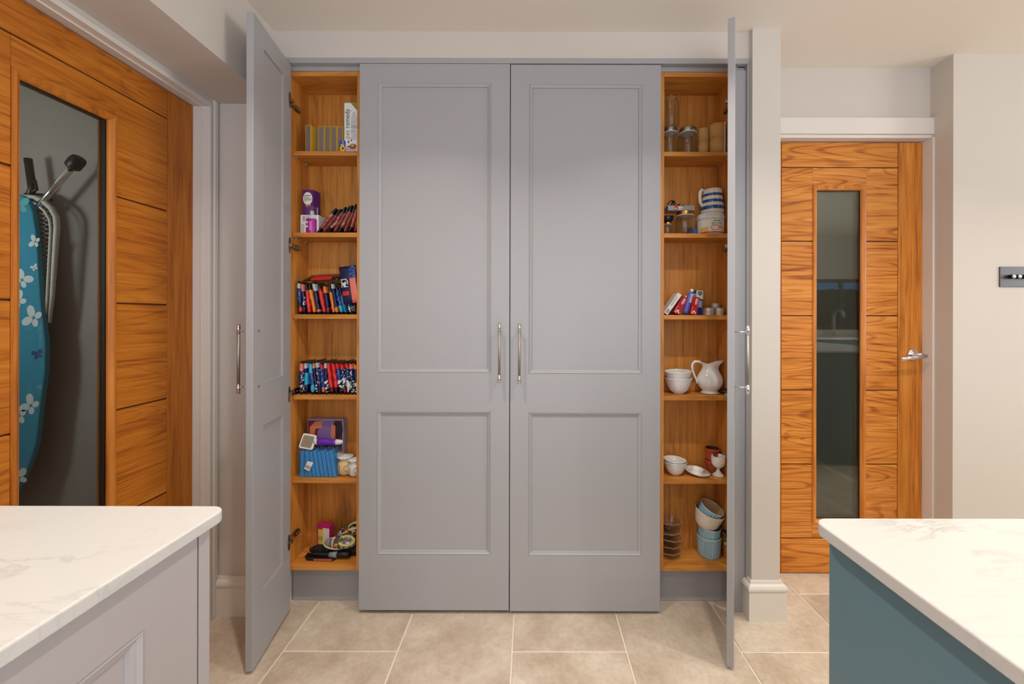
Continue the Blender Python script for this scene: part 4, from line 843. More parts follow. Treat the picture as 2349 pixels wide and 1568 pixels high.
def shoe(lab, loc, rot, Ls, um):
    t = thing('fabric_shoe', lab, 'shoe', loc, rot, 'fabric shoes at the bottom of the left larder')
    w_ = Ls*0.38; h_ = Ls*0.27
    sole = [(Ls*0.5*math.cos(2*PI*j/24), w_*0.5*math.sin(2*PI*j/24)*(1.05 if math.cos(2*PI*j/24) < 0 else 0.92)) for j in range(24)]
    mk('sole', B().prism(sole, 0, 0.007, plane='xy'), lemon, t, bevel=0.002)
    b = B(); nu, nv = 14, 10; vs = []
    for i in range(nu+1):                          # toe (u=0) at -x; closed dome to the instep, then walls round an opening
        u = i/nu; x = -Ls*0.49+Ls*0.98*u; hw = w_*0.5*math.sqrt(max(0.0, 1-(2*u-1)**2*0.985))
        top = h_*math.sqrt(max(0, 1-((0.42-u)/0.43)**2)) if u < 0.42 else h_*(1.0-0.7*(u-0.42))
        top = max(top, 0.006)
        for j in range(nv+1):
            a = PI*j/nv
            if u > 0.5: a = a if a < PI*0.38 or a > PI*0.62 else (PI*0.38 if a < PI/2 else PI*0.62)
            vs.append((x, -hw*math.cos(a), 0.007+top*math.sin(a)))
    fs = [(i*(nv+1)+j, i*(nv+1)+j+1, (i+1)*(nv+1)+j+1, (i+1)*(nv+1)+j) for i in range(nu) for j in range(nv) if not (i >= nu*0.5 and j in (4, 5) and i < nu-1)]
    b.add(vs, fs, 0, True); b.m = [1 if f_[0]//(nv+1) < nu*0.2 else 0 for f_ in b.f]; o_ = mk('upper', b, [um, toe_m], t); sd = o_.modifiers.new('thick', 'SOLIDIFY'); sd.thickness = 0.0022
    mk('toe_trim', B().tube([(x*1.0, y*1.0, 0.010) for x, y in sole[6:19]], 0.0035, 8), lemon, t)
    mk('insole', B().prism([(x*0.93+Ls*0.02, y*0.9) for x, y in sole], 0.0072, 0.0085, plane='xy'), cream_c, t)
    rim = [(Ls*0.24+Ls*0.25*math.cos(a), w_*0.40*math.sin(a), 0.007+h_*(0.62-0.12*math.cos(a))) for a in [2*PI*k/20 for k in range(21)]]
    mk('rim', B().tube(rim, 0.0048, 8, caps=False), lemon, t)
    st = [(-Ls*0.03, -w_*0.47*math.cos(PI*k/10), 0.008+h_*1.06*math.sin(PI*k/10)) for k in range(11)]
    b = B(); vs = [];
    for p_ in st: vs += [(p_[0]-0.008, p_[1]*1.04, p_[2]), (p_[0]+0.008, p_[1]*1.04, p_[2])]
    b.add(vs, [(2*k, 2*k+1, 2*k+3, 2*k+2) for k in range(10)], 0, True); o_ = mk('strap', b, mat('strap_brown', (88, 66, 62), 0.9), t); sd = o_.modifiers.new('thick', 'SOLIDIFY'); sd.thickness = 0.0025
    b = B(); b.T = Matrix.Translation((-Ls*0.03, -w_*0.40, 0.008+h_*0.72)) @ Matrix.Rotation(0.9, 4, 'X'); b.lathe([(0.0075, 0), (0.0072, 0.003), (0.005, 0.0042), (0, 0.0042)], seg=16); b.T = None
    mk('button', b, orange_b, t); return t
shoe('grey checked fabric shoe with yellow trim and orange button lying on the umbrella', (zx(782, 0.095), 0.093, L6+0.050), (0.62, 0.03, 0.06), 0.126, plaid_m)
def plaid2():
    m = mat('dark_check', (70, 56, 54), 0.9); nt = m.node_tree; N = nt.nodes; ck = N.new('ShaderNodeTexChecker'); ck.inputs['Scale'].default_value = 75; ck.inputs[1].default_value = lin((52, 38, 38)); ck.inputs[2].default_value = lin((190, 184, 178))
    nt.links.new(N['Texture Coordinate'].outputs['Object'], ck.inputs[0]); nt.links.new(ck.outputs[0], N['Principled BSDF'].inputs['Base Color']); return m
shoe('brown and white checked fabric shoe with yellow trim piled behind the grey one', (zx(808, 0.13), 0.128, L6+0.078), (0.3, -0.42, 0.15), 0.12, plaid2())
# ------------------------------------------------------------------ things on the right larder's shelves
lidm = mat('tin_lid', (172, 168, 160), 0.32, 1.0); card = mat('kraft_card', (196, 148, 84), 0.8, var=0.06, vscale=30)
def jar(lab, px, wpx, htpx, yc, z, lid=True, lm=None, name='glass_jar', group='glass jars in the right larder', filler=None, shoulder=0.80):
    r = hpx(wpx/2, yc); h = hpx(htpx, yc); t = thing(name, lab, 'jar', (zx(px, yc), yc, z+EPS), group=group); lh = h*0.14 if lid else 0
    g = h-lh
    prof = [(0, 0.0), (r*0.85, 0.0), (r*0.98, 0.005), (r, 0.012), (r, g*shoulder), (r*0.94, g*(shoulder+0.07)), (r*0.78, g*0.93), (r*0.78, g), (r*0.74, g), (r*0.74, g*0.93), (r*0.90, g*(shoulder+0.06)), (r*0.95, g*(shoulder-0.02)), (r*0.95, 0.012), (r*0.8, 0.006), (0, 0.006)]
    mk('jar_glass', B().lathe(prof, seg=32, close=False), jar_m, t)
    b = B()
    for k in range(3): b.lathe([(r*0.785, g*(0.94+0.018*k)), (r*0.81, g*(0.949+0.018*k)), (r*0.785, g*(0.957+0.018*k))], seg=28, close=False)
    mk('thread', b, jar_m, t)
    if lid:
        mk('lid', B().lathe([(r*0.86, h-lh*1.05), (r*0.88, h-lh*0.9), (r*0.88, h-lh*0.12), (r*0.84, h), (0, h)], seg=36, rfun=lambda a, zz, k: 1+(0.008*math.sin(40*a) if k in (1, 2) else 0)), lm or lidm, t)
        mk('lid_band', B().lathe([(r*0.87, h-lh*1.3), (r*0.91, h-lh*1.28), (r*0.91, h-lh*1.1), (r*0.87, h-lh*1.07)], seg=32), mat('rubber_band', (206, 204, 200), 0.5), t)
    if filler: mk('contents', B().ball((0.004, 0, r*0.72), (r*0.8, r*0.8, r*0.66)), filler, t)
    return t, r, h
yj = 0.094
_, r1, h1 = jar('lidded glass jar at the left of the top right shelf, under the open jar', 1536, 36, 63, yj, L1)
jar('open-topped glass jar standing on the lid of another jar on the top right shelf', 1537.5, 38, 72, yj, L1+h1+EPS, lid=False, shoulder=0.74)
jar('lidded glass jar between the stacked jars and the cardboard tubes', 1577, 43, 63, yj+0.004, L1)
def tube(lab, px, wpx, htpx, yc):
    r = hpx(wpx/2, yc); h = hpx(htpx, yc); t = thing('cardboard_tube', lab, 'tube', (zx(px, yc), yc, L1+EPS), group='cardboard tubes on the top right shelf')
    mk('base', B().lathe([(r*0.985, 0), (r*0.985, h*0.56), (0, h*0.56)], seg=36), card, t); mk('lid', B().lathe([(r*0.9, h*0.562), (r, h*0.564), (r, h-0.001), (r*0.985, h), (r*0.93, h), (r*0.92, h-0.0015), (0, h-0.0015)], seg=36), card, t)
tube('slimmer, shorter brown cardboard tube beside the glass jar', 1612, 24, 61, 0.092); tube('taller, wider brown cardboard tube at the right on the top right shelf', 1643, 33.5, 69, 0.085)
o = mk('white_card', B().box(0, 0.003, 0, 0.085, 0, hpx(74, 0.07)), whitec, None, (zx(1661.5, 0.066), 0.066, L1+EPS), bevel=0.0005); tag(o, 'thin white card standing on edge beside the wide cardboard tube', 'card')

# shelf two: tub, striped jug, jars, small carton
yc = 0.108; r = hpx(29.8, yc); hh = hpx(48.5, yc); xT = zx(1629.5, yc)
t = thing('salts_tub', 'white plastic tub with an orange ribbon label under the striped jug', 'tub', (xT, yc, L2+EPS))
mk('tub_body', B().lathe([(r*0.93, 0), (r*0.95, 0.003), (r*0.97, hh*0.8), (0, hh*0.8)], seg=40), white, t)
mk('lid', B().lathe([(r*0.98, hh*0.74), (r*1.02, hh*0.77), (r*1.02, hh*0.84), (r*0.98, hh*0.86), (r*0.97, hh*0.985), (r*0.94, hh), (0, hh)], seg=40), mat('tub_lid', (226, 224, 220), 0.35), t)
def wrap(b, pts, rr_, m): b.poly([(rr_*math.sin(x/rr_), -rr_*math.cos(x/rr_), z) for x, z in pts], m)
def wraprect(b, x0, x1, z0, z1, rr_, m, n=10):
    for i in range(n): wrap(b, [(x0+(x1-x0)*i/n, z0), (x0+(x1-x0)*(i+1)/n, z0), (x0+(x1-x0)*(i+1)/n, z1), (x0+(x1-x0)*i/n, z1)], rr_, m)
b = B(); rl = r*0.975
wraprect(b, -r*1.2, r*1.2, hh*0.06, hh*0.66, rl, 0, 16); wraprect(b, -r*1.2, r*1.2, hh*0.06, hh*0.12, rl+0.0003, 1, 16); wraprect(b, -r*1.2, -r*0.55, hh*0.12, hh*0.34, rl+0.0003, 2, 6); wraprect(b, r*0.7, r*1.2, hh*0.14, hh*0.4, rl+0.0003, 2, 6)
wraprect(b, -0.011, 0.019, hh*0.585, hh*0.635, rl+0.0003, 3, 5)
mk('label', b, [mat('label_cream', (232, 226, 208), 0.5), mat('label_red', (206, 60, 40), 0.5), mat('label_yellow', (230, 186, 100), 0.5), mat('label_khaki', (150, 140, 90), 0.5)], t)
rib = [(-0.004+0.017*math.cos(a), -rl-0.001, hh*0.30+0.011*math.sin(a)) for a in [2*PI*k/18 for k in range(18)]]+[(0.016, -rl-0.001, hh*0.36), (0.028, -rl+0.003, hh*0.28)]
mk('ribbon_print', B().tube(rib, 0.0012, 6), mat('ribbon_orange', (226, 104, 40), 0.5), t)
text('lettering', 'Epsom Salts', 0.0085, text_black, t, (-0.019, -rl-0.0012, hh*0.47)); printbars('small_print', [(0.012, 0.028, hh*0.16, 0.003), (0.020, 0.028, hh*0.25, 0.0022)], mat('label_red', (206, 60, 40)), t, -rl+0.0065)
blue_s = mat('stripe_blue', (32, 86, 150), 0.15, coat=0.3); creamc = mat('cream_china', (234, 226, 208), 0.15, coat=0.3)
hj = hpx(57.5, yc); rj = hpx(25.5, yc); xj = zx(1633.5, yc)
t = thing('striped_jug', 'cream jug with three blue stripes, upside down on the white tub', 'jug', (xj, yc, L2+hh+EPS*2))
cuts = [(0.0, 0.78, 0), (0.03, 0.86, 0), (0.10, 0.98, 0), (0.155, 1.0, 0), (0.16, 1.005, 1), (0.30, 1.005, 1), (0.305, 1.0, 0), (0.38, 0.95, 0), (0.43, 0.90, 0), (0.435, 0.905, 1), (0.555, 0.895, 1), (0.56, 0.89, 0), (0.685, 0.86, 0), (0.69, 0.865, 1), (0.80, 0.84, 1), (0.805, 0.835, 0), (0.94, 0.82, 0), (0.99, 0.79, 0), (1.0, 0.74, 0), (1.0, 0.0, 0)]
mk('jug_body', B().lathe([(rj*q[1], hj*q[0]) for q in cuts], seg=40, mf=lambda i: 1 if cuts[i][2] and cuts[i+1][2] else 0), [creamc, blue_s], t)
hpts = [(-rj*0.80, -0.004, hj*0.95), (-rj*1.02, -0.007, hj*0.98), (-rj*1.16, -0.008, hj*0.90), (-rj*1.20, -0.008, hj*0.72), (-rj*1.16, -0.008, hj*0.50), (-rj*1.04, -0.006, hj*0.38), (-rj*0.85, -0.004, hj*0.40)]
mk('handle', B().tube(hpts, [0.006, 0.0072, 0.0072, 0.0068, 0.0064, 0.0064, 0.007], 12), creamc, t)
copper = mat('copper_lid', (196, 140, 70), 0.3, 1.0); bluec = mat('blue_cloth', (62, 108, 156), 0.85, bump=0.6, bscale=120)
_, rq, hq = jar('clear jar with a copper lid and blue filling, beside the white tub', 1570.5, 44, 54, 0.098, L2, lm=copper)
jar('very small jar with a copper lid at the left edge of the second right shelf', 1531, 23, 27, 0.075, L2, lm=copper)
o = tag(mk('blue_cloth_ball', B().ball((0, 0, 0.0215), (0.0235, 0.0225, 0.0215), 0, 20, 12, lambda d: d*(1+0.05*math.sin(9*d.x*90)*math.cos(7*d.z*80))), bluec, None, (zx(1588, 0.143), 0.143, L2+EPS)), 'blue cloth ball lying behind the copper-lidded jar', 'cloth ball')
t = thing('black_dish', 'black dish resting on the small copper-lidded jar under the silver carton', 'dish', (zx(1531, 0.08), 0.082, L2+hpx(27, 0.075)+EPS*3)); mk('dish_wall', B().lathe([(0, 0), (0.010, 0), (0.022, 0.010), (0.027, 0.026), (0.025, 0.026), (0.020, 0.011), (0, 0.003)], seg=28, close=False), blackp, t)
t = thing('battery_carton', 'flat silver carton with a red square lying across the copper-lidded jar', 'box', (zx(1531, 0.075), 0.070, L2+hq+EPS*2), (0, 0, 0))
wd = hpx(61, 0.07); mk('carton', B().box(0, wd, 0, 0.055, 0, 0.0205), mat('silver_card', (156, 154, 152), 0.4, 0.3), t, bevel=0.0006)
mk('red_square', B().poly([(wd*0.25, -0.0003, 0.003), (wd*0.37, -0.0003, 0.003), (wd*0.37, -0.0003, 0.0195), (wd*0.25, -0.0003, 0.0195)]), mat('print_red', (206, 24, 36), 0.5), t)
printbars('small_print', [(wd*0.40, wd*0.56, 0.010, 0.004), (wd*0.40, wd*0.50, 0.004, 0.0025)], white, t); printbars('square_print', [(wd*0.28, wd*0.34, 0.006, 0.004)], white, t)
t = thing('black_clips', 'heap of black metal clips and cable lying on the silver carton', 'clips', (zx(1542, 0.095), 0.098, L2+hq+0.0205+EPS*3))
b = B(); rr = random.Random(3)
for k in range(5): b.box(0.004+k*0.009, 0.011+k*0.009, -0.012+0.003*(k % 2), 0.012, 0.0, 0.004+0.003*(k % 3))
b.tube([(-0.012, -0.008, 0.004), (0.0, -0.01, 0.012), (0.006, -0.004, 0.022), (0.0, 0.004, 0.03), (-0.012, 0.004, 0.022), (-0.02, -0.002, 0.01)], 0.0022, 8).tube([(0.002, -0.006, 0.004), (0.012, -0.006, 0.014), (0.008, 0.0, 0.026), (-0.002, 0.006, 0.018)], 0.0028, 8)
mk('clip', b, mat('clip_black', (22, 22, 24), 0.35, 0.6), t)
mk('cable', B().tube([(-0.022, 0.006, 0.003), (-0.01, 0.012, 0.005), (0.02, 0.012, 0.006), (0.045, 0.008, 0.004)], 0.0024, 8), blackp, t)

# shelf three: medicine cartons and tea lights
def lean_box(name, lab, px_b, lean, w, h, d, Y, m, prints=None, pm=None, texts=(), yaw=0.0, z=None):
    """box standing on its lower right corner edge, leaning by an angle about the view axis; w sideways, h tall, d deep"""
    t = thing(name, lab, 'box', (zx(px_b, Y), Y, (L3 if z is None else z)+EPS+abs(min(0, w*math.sin(-lean)))), (0, lean, yaw))
    mk('carton', B().box(0, w, 0, d, 0, h), m, t, bevel=0.0006)
    if prints:
        b = B()
        for x0, x1, z0, z1, k in prints: b.poly([(x0*w, -0.0003-0.0001*k, z0*h), (x1*w, -0.0003-0.0001*k, z0*h), (x1*w, -0.0003-0.0001*k, z1*h), (x0*w, -0.0003-0.0001*k, z1*h)], k)
        mk('carton_print', b, pm, t)
    for s, sz, tm, x, zz, up in texts: text('lettering', s, sz, tm, t, (x*w, -0.0008, zz*h), up=up)
    return t
redc = mat('carton_red', (178, 24, 34), 0.4); blu = mat('carton_blue', (44, 70, 150), 0.4)
bars = [(0.12+0.09*k, 0.16+0.09*k, 0.06, 0.2, 0) for k in range(9)]
lean_box('white_carton', 'white carton with a barcode leaning right at the left of the third right shelf', 1523.5, 0.62, 0.018, 0.10, 0.06, 0.058, whitec, [(0.15, 0.85, 0.05+0.018*k, 0.06+0.018*k, 0) for k in range(10)]+[(0.2, 0.3, 0.4, 0.85, 0), (0.45, 0.52, 0.4, 0.8, 0)], [mat('print_grey2', (110, 104, 104), 0.6)])
RED_P = [(0.42, 0.52, 0.58, 0.9, 0), (0.58, 0.66, 0.56, 0.92, 0), (0.76, 0.80, 0.62, 0.9, 0), (0.10, 0.2, 0.02, 0.42, 1), (0.2, 0.42, 0.0, 0.12, 1)]; RED_M = [mat('pill_white', (226, 214, 210), 0.5), mat('carton_pink', (226, 130, 128), 0.5)]
pill = [(0.25, 0.5, 0.10, 0.16, 0), (0.45, 0.8, 0.06, 0.12, 0), (0.3, 0.6, 0.2, 0.24, 0)]
def pills(t, w, h):
    b = B()
    for x, z, a in ((0.45*w, 0.16*h, 0.7), (0.65*w, 0.12*h, -0.9)):
        b.T = Matrix.Translation((x, -0.0006, z)) @ Matrix.Rotation(a, 4, 'Y'); b.ball((0, 0, 0), (0.003, 0.0008, 0.0075), 0, 10, 6)
    b.T = None; mk('pill_print', b, mat('pill_white', (226, 214, 210), 0.5), t)
t = lean_box('red_carton', 'red medicine carton with white pills, leaning right beside the white barcode carton', 1545, 0.50, 0.027, 0.078, 0.05, 0.066, redc, RED_P, RED_M); pills(t, 0.027, 0.078)
mk('capsule_tip', B().tube([(0.02, 0.02, 0.078), (0.022, 0.02, 0.088)], [0.005, 0.003], 10), white, t)
t = thing('blue_tube', 'lilac blue ointment tube with a white cap leaning between the two red cartons', 'tube', (zx(1573, 0.07), 0.075, L3+0.0065), (0, 0.28, 0))
mk('tube_body', B().lathe([(0.0115, 0), (0.0125, 0.01), (0.0125, 0.085), (0.008, 0.092), (0, 0.092)], seg=22, rfun=lambda a, z, k: 1-0.25*abs(math.sin(a))*(k < 2)), mat('tube_lilac', (92, 92, 176), 0.35), t)
mk('cap', B().lathe([(0.0072, 0.0925), (0.0072, 0.104), (0.006, 0.105), (0, 0.105)], seg=16), whitec, t)
b = B(); wraprect(b, -0.002, 0.009, 0.048, 0.084, 0.0128, 0, 4)
for k in range(6): wraprect(b, -0.001, 0.008, 0.052+k*0.005, 0.0535+k*0.005, 0.0131, 1, 3)
mk('label', b, [whitec, text_black], t)
t = thing('blister_pack', 'translucent lilac blister pack leaning behind the blue ointment tube', 'pack', (zx(1566, 0.11), 0.112, L3+EPS), (0, 0.26, 0))
mk('tray', B().box(0, 0.034, 0, 0.006, 0, 0.098), glass('lilac_clear', (176, 176, 210), 1.4, haze=0.3), t); mk('rim', B().box(-0.001, 0.035, -0.001, 0.007, 0.0985, 0.1005), white, t)
t = lean_box('red_carton', 'red medicine carton with white pills, nearly upright in front of the blue and white carton', 1583.5, 0.20, 0.026, 0.073, 0.03, 0.060, redc, RED_P, RED_M); pills(t, 0.026, 0.073)
t = thing('rub_carton', 'tall blue and white carton with green shield emblem behind the red cartons', 'box', (zx(1590, 0.125), 0.127, L3+EPS), (0, 0.03, 0.0))
mk('carton', B().box(0, 0.041, 0, 0.032, 0, 0.106), mat('carton_deep_blue', (26, 48, 112), 0.4), t, bevel=0.0006)
b = B().poly([(0.012, -0.0003, 0.074), (0.0405, -0.0003, 0.068), (0.0405, -0.0003, 0.1055), (0.012, -0.0003, 0.1055)], 0)
b.poly([(0.017, -0.0005, 0.100), (0.020, -0.0005, 0.102), (0.034, -0.0005, 0.102), (0.037, -0.0005, 0.100), (0.036, -0.0005, 0.09), (0.027, -0.0005, 0.083), (0.018, -0.0005, 0.09)], 1)
b.poly([(0.012, -0.0004, 0.035), (0.038, -0.0004, 0.033), (0.038, -0.0004, 0.062), (0.012, -0.0004, 0.068)], 2)
mk('carton_print', b, [whitec, mat('shield_green', (20, 116, 66), 0.5), mat('print_sky', (150, 176, 206), 0.5)], t)
printbars('emblem_print', [(0.0195, 0.0345, 0.0935, 0.0026)], mat('print_mint', (190, 220, 200), 0.6), t, -0.0007)
tl = mat('tealight_tin', (222, 218, 210), 0.5, 0.8); wax = mat('candle_wax', (232, 226, 212), 0.5)
def tealight(lab, px, yc, z, r=0.0185, h=0.0145):
    t = thing('tealight', lab, 'candle', (zx(px, yc), yc, z+EPS), group='tea lights on the third right shelf')
    mk('tin', B().lathe([(0, 0), (r*0.96, 0), (r*0.97, 0.001), (r, h*0.9), (r*1.03, h*0.96), (r*1.03, h), (r*0.96, h), (r*0.95, 0.002), (0, 0.002)], seg=32, close=False), tl, t)
    mk('wax', B().lathe([(r*0.945, 0.0025), (r*0.945, h*0.82), (0, h*0.82)], seg=24), wax, t); mk('wick', B().tube([(0, 0, h*0.82), (0, 0, h*0.82+0.004)], 0.0008, 6), text_black, t)
for k, nm in ((0, 'lower'), (1, 'upper')):
    tealight('%s tea light of the front left stack of two' % nm, 1625.5, 0.074, L3+k*0.0150)
    tealight('%s tea light of the front right stack of two' % nm, 1649.5, 0.076, L3+k*0.0150)
    tealight('%s tea light of the far left back stack of two' % nm, 1619.5, 0.128, L3+k*0.0150)
for k, nm in ((0, 'bottom'), (1, 'middle'), (2, 'top')): tealight('%s tea light of the back stack of three' % nm, 1640, 0.116, L3+k*0.0168, h=0.0163)

# shelf four: two bowls and a jug
def bowl(name, lab, x, y, z, r, h, m, foot=0.5, group=None, rot=(0, 0, 0), cat='bowl', th=0.0028, power=0.5, seg=40, rib=0, inner=None, rimh=0.12):
    t = thing(name, lab, cat, (x, y, z), rot, group); n = 12; f = r*foot
    out = [(f*0.85, 0.0), (f, 0.0), (f, h*0.05)]
    for i in range(1, n+1):
        u = i/n; out.append((f+(r-f)*u**power if not rib else r*(0.90+0.10*u), h*0.05+h*0.95*u))
    inn = [(max(0.0, q[0]-th), max(q[1], h*0.05+th)) for q in reversed(out[2:])]
    pr_ = out+[(r-th*0.5, h+th*0.3)]+inn+[(0.0, h*0.05+th)]
    n_out = len(out)
    rf = (lambda a, zz, k: 1-(0.055*(0.5+0.5*math.cos(rib*a))**2 if (3 <= k < n_out and zz < h*(1-rimh)) else 0)) if rib else None
    mk('outside' if inner else 'wall', B().lathe(pr_, seg=seg if not rib else rib*6, rfun=rf, mf=(lambda i: 1 if inner and i >= n_out else 0), close=False), [m]+([inner] if inner else [m]), t)
    b = B(); b.lathe([(r*0.985, h-0.0028), (r*1.012, h-0.0018), (r*1.012, h), (r*0.99, h+0.0012)], seg=seg, close=False)
    mk('rim', b, mat('ramekin_rim', (196, 216, 220), 0.25, coat=0.3) if rib else m, t)
    mk('foot', B().lathe([(0, -0.0003), (f*0.9, -0.0003), (f*0.92, 0.002), (0, 0.002)], seg=28, close=False), m, t)
    return t
yb = 0.104; rb = hpx(30.3, yb); xb = zx(1556.5, yb)
hb1 = hpx(35, yb); bowl('china_bowl', 'lower of the two stacked white bowls left of the white jug', xb, yb, L4+0.001, rb, hb1, china, foot=0.42, group='white bowls in the right larder')
bowl('china_bowl', 'upper white bowl nested slightly askew in the one left of the white jug', xb-0.001, yb, L4+0.001+hpx(15.5, yb), rb*0.985, hb1, china, foot=0.42, group='white bowls in the right larder', rot=(0.03, -0.04, 0))
yq = 0.108; rq_ = hpx(29.5, yq); hq_ = hpx(72, yq); xq = zx(1628.5, yq)
t = thing('white_jug', 'white china jug with curled handle and fluted foot on the fourth right shelf', 'jug', (xq, yq, L4+EPS))
prof = [(0.62, 0.0), (0.72, 0.012), (0.73, 0.03), (0.58, 0.07), (0.60, 0.10), (0.80, 0.18), (0.95, 0.29), (1.0, 0.40), (0.96, 0.50), (0.84, 0.61), (0.70, 0.70), (0.61, 0.78), (0.58, 0.84), (0.60, 0.90), (0.66, 0.95), (0.70, 0.985)]
seg = 40; b = B(); vs = []
def jugpt(r_, z_, a):
    k = max(0.0, (z_-0.74)/0.25)
    sp = max(0.0, math.cos(a))**3; bk = max(0.0, -math.cos(a))**2
    rr_ = r_*(1+0.55*k*sp)*(1+0.035*math.cos(10*a)*(z_ < 0.06)); zz = z_+k*(0.05*sp+0.0*bk)-0.10*k*(1-abs(math.cos(a)))
    return (rq_*rr_*math.cos(a)*0.98, rq_*rr_*math.sin(a)*0.92, hq_*zz)
allp = prof+[(q[0]-0.06, q[1]) for q in reversed(prof[5:])]
for r_, z_ in allp: vs += [jugpt(r_, z_, 2*PI*j/seg) for j in range(seg)]
b.add(vs, [(i*seg+j, i*seg+(j+1) % seg, (i+1)*seg+(j+1) % seg, (i+1)*seg+j) for i in range(len(allp)-1) for j in range(seg)], 0, True)
b.f.append(tuple(reversed(range(seg)))); b.m.append(0); b.sm.append(False)
k = (len(allp)-1)*seg; b.f.append(tuple(k+j for j in range(seg))); b.m.append(0); b.sm.append(False)
mk('jug_body', b, china, t)
hd = [(-0.66, 0.95), (-0.85, 1.0), (-1.12, 1.0), (-1.32, 0.95), (-1.38, 0.86), (-1.34, 0.72), (-1.22, 0.58), (-1.06, 0.44), (-1.0, 0.36), (-1.02, 0.30)]
mk('handle', B().tube([(x*rq_, 0, z*hq_) for x, z in hd], [0.0042, 0.005, 0.0052, 0.005, 0.005, 0.0048, 0.0046, 0.0046, 0.0044, 0.003], 12), china, t)
mk('thumb_curl', B().ball((-1.17*rq_, 0, 1.0*hq_), (0.006, 0.0045, 0.0055), 0, 12, 8), china, t)

# shelf five: nested bowls, egg plate, terracotta pots, egg cup
ys = 0.100; rs_ = hpx(26, ys); xs0 = zx(1549.5, ys); h0 = hpx(30, ys)
bowl('china_bowl', 'round white bowl at the left of the fifth right shelf, holding two dishes', xs0, ys, L5+0.001, rs_, h0, china, foot=0.4, group='white bowls in the right larder')
bowl('small_dish', 'lower small white dish nested in the round bowl on the fifth right shelf', xs0-0.004, ys, L5+0.026, rs_*0.88, 0.026, china, foot=0.5, group='white bowls in the right larder', rot=(0, -0.03, 0))
bowl('small_dish', 'top white dish with flared rim above the nested bowls on the fifth right shelf', xs0-0.003, ys, L5+0.042, rs_*0.97, 0.022, china, foot=0.55, group='white bowls in the right larder', rot=(0, 0.05, 0))
ye = 0.104; xe = zx(1599.5, ye); re_ = hpx(28, ye)
t = thing('egg_plate', 'white egg cup with attached saucer lying low between the bowls and the terracotta pots', 'egg cup', (xe, ye, L5+0.0035), (0.1, 0.12, 0))
mk('saucer', B().lathe([(0, 0), (re_*0.55, 0), (re_*0.6, 0.001), (re_*0.97, 0.008), (re_, 0.010), (re_*0.97, 0.0112), (re_*0.6, 0.0045), (0, 0.0045)], seg=40, close=False), china, t)
mk('gold_line', B().lathe([(re_*0.995, 0.0096), (re_*1.008, 0.0104), (re_*0.99, 0.0112)], seg=40, close=False), mat('rim_brown', (120, 96, 70), 0.3), t)
mk('cup', B().lathe([(re_*0.55, 0.0046), (re_*0.46, 0.008), (re_*0.44, 0.014), (re_*0.47, 0.021), (re_*0.44, 0.0215), (re_*0.40, 0.014), (re_*0.3, 0.009), (0, 0.008)], seg=32, close=False), china, t)
terra = mat('terracotta', (176, 74, 36), 0.6, var=0.1, vscale=20); tdark = mat('pot_inside', (58, 26, 20), 0.6)
yt = 0.135; rt = hpx(16.5, yt); xt = zx(1635.5, yt); ht = 0.050
for k, lab in ((0, 'lower terracotta pot of the stack behind the white egg cup'), (1, 'upper terracotta pot with dark inside, stacked behind the white egg cup')):
    t = thing('terracotta_pot', lab, 'pot', (xt-0.001*k, yt, L5+EPS+k*(ht+0.0006)), group='terracotta pots on the fifth right shelf')
    mk('pot_wall', B().lathe([(0, 0), (rt*0.80, 0), (rt*0.84, 0.004), (rt*0.92, ht*0.66), (rt*0.93, ht*0.70), (rt*1.02, ht*0.72), (rt, ht*0.96), (rt*0.97, ht), (rt*0.86, ht), (rt*0.84, ht*0.9), (rt*0.82, 0.006), (0, 0.006)], seg=32, close=False, mf=lambda i: 1 if i >= 8 else 0), [terra, tdark], t)
    b = B()
    for j in range(5): b.ball((0.011*math.cos(-PI/2+0.5*(j-2))*0+rt*0.89*math.sin(0.45*(j-2)), -rt*0.89*math.cos(0.45*(j-2)), ht*0.4), (0.0016, 0.001, 0.004), 0, 6, 4)
    mk('relief', b, terra, t)
yg = 0.086; rg = hpx(15.5, yg); hg = hpx(46, yg)
t = thing('egg_cup', 'white footed egg cup standing at the right of the fifth right shelf', 'egg cup', (zx(1648.5, yg), yg, L5+EPS))
mk('cup', B().lathe([(rg*0.26, hg*0.38), (rg*0.55, hg*0.43), (rg*0.88, hg*0.55), (rg*0.98, hg*0.7), (rg, hg*0.97), (rg*0.97, hg), (rg*0.9, hg*0.99), (rg*0.88, hg*0.7), (rg*0.7, hg*0.55), (0, hg*0.48)], seg=36, close=False), china, t)
mk('stem', B().lathe([(0, 0), (rg*0.82, 0), (rg*0.84, hg*0.03), (rg*0.72, hg*0.08), (rg*0.38, hg*0.18), (rg*0.25, hg*0.27), (rg*0.26, hg*0.375), (0, hg*0.375)], seg=36, close=False), china, t)

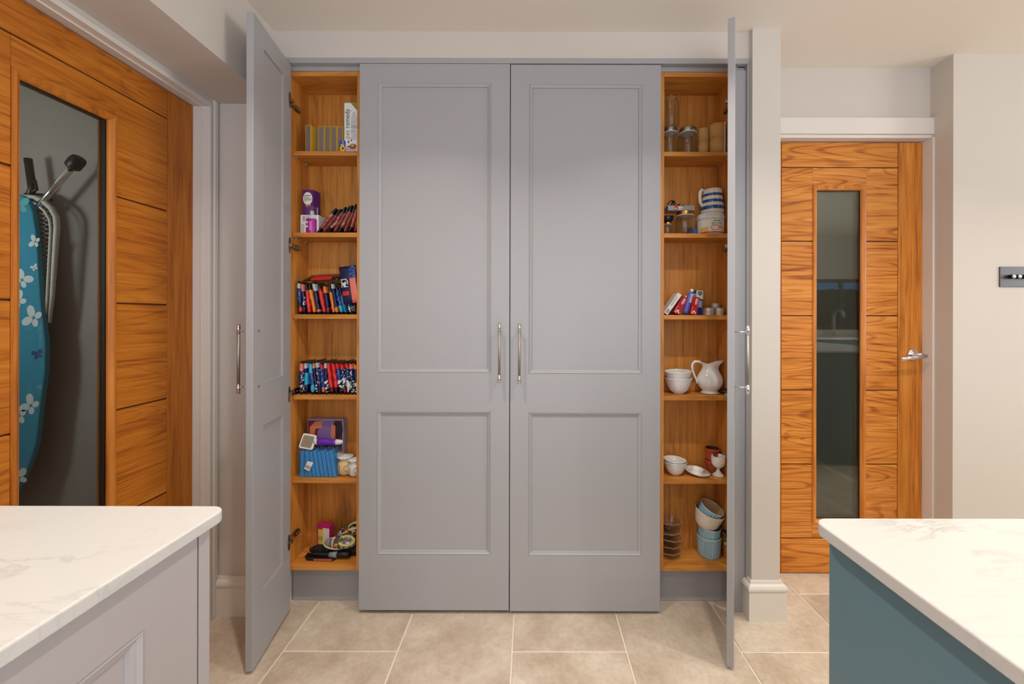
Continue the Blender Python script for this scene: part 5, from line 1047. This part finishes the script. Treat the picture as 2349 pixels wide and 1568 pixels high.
# bottom of the right larder: ramekins and clear dishes
rblue = mat('ramekin_blue', (150, 186, 198), 0.25, coat=0.3); beige_in = mat('stoneware_beige', (196, 170, 134), 0.3)
yr = 0.112; rr1 = hpx(26.5, yr); xr = zx(1627.5, yr); hr = hpx(44, yr)
bowl('ramekin', 'bottom blue fluted ramekin of the stack on the right larder floor', xr, yr, L6+0.0006, rr1, hr, rblue, foot=0.88, group='ramekin stack', rib=26, th=0.004, cat='ramekin')
bowl('ramekin', 'second blue fluted ramekin from the bottom of the stack', xr-0.003, yr, L6+hpx(23, yr), rr1*0.92, hr*0.93, rblue, foot=0.88, group='ramekin stack', rib=26, th=0.004, cat='ramekin', rot=(0, 0.07, 0))
bowl('ramekin', 'cream white bowl tilted in the stack above the two blue ramekins', zx(1622, yr)-0.005, yr, L6+hpx(23, yr)+hr*0.98, hpx(32, yr), hpx(37, yr), mat('cream_white', (238, 226, 206), 0.2, coat=0.3), foot=0.62, group='ramekin stack', th=0.004, cat='bowl', rot=(0.14, 0.22, 0), inner=rblue)
bowl('ramekin', 'topmost pale blue ramekin with beige inside, tipped steeply towards the right', zx(1624, yr)-0.008, yr-0.004, L6+hpx(23, yr)+hr*0.98+0.034, hpx(27, yr), hpx(32, yr), rblue, foot=0.86, group='ramekin stack', rib=24, th=0.004, cat='ramekin', rot=(0.26, 0.38, 0), inner=beige_in)
yd = 0.098; rd = hpx(27, yd); xd = zx(1537, yd)
NM = ['lowest', 'second lowest', 'middle', 'second highest', 'topmost, taller']
for k in range(5):
    t = thing('glass_dish', '%s scalloped clear glass dish of the stack on the right larder floor' % NM[k], 'dish', (xd-0.002*(k % 2), yd, L6+0.0006+k*0.0275), (0, 0.04*(k % 3-1), 0), 'clear glass dishes')
    hd_ = 0.030 if k < 4 else 0.042; R_ = rd*(1.0-0.03*abs(k-2))
    pr_ = [(0, 0), (R_*0.62, 0.0), (R_*0.66, 0.002), (R_*0.9, hd_*0.5), (R_, hd_*0.92), (R_*1.02, hd_), (R_*0.97, hd_), (R_*0.86, hd_*0.5), (R_*0.6, 0.004), (0, 0.0035)]
    mk('dish_wall', B().lathe(pr_, seg=48, close=False, rfun=lambda a, z, q: 1+(0.05*math.cos(8*a) if 3 <= q <= 7 else 0)), glass('dish_glass', (248, 247, 245), 1.42), t)
    b = B().tube([(R_*1.0*(1+0.05*math.cos(8*a))*math.cos(a), R_*1.0*(1+0.05*math.cos(8*a))*math.sin(a), hd_+0.0004) for a in [2*PI*j/48 for j in range(49)]], 0.0016, 6, caps=False); mk('rim', b, glass('rim_glass', (240, 238, 234), 1.7, haze=0.16), t)
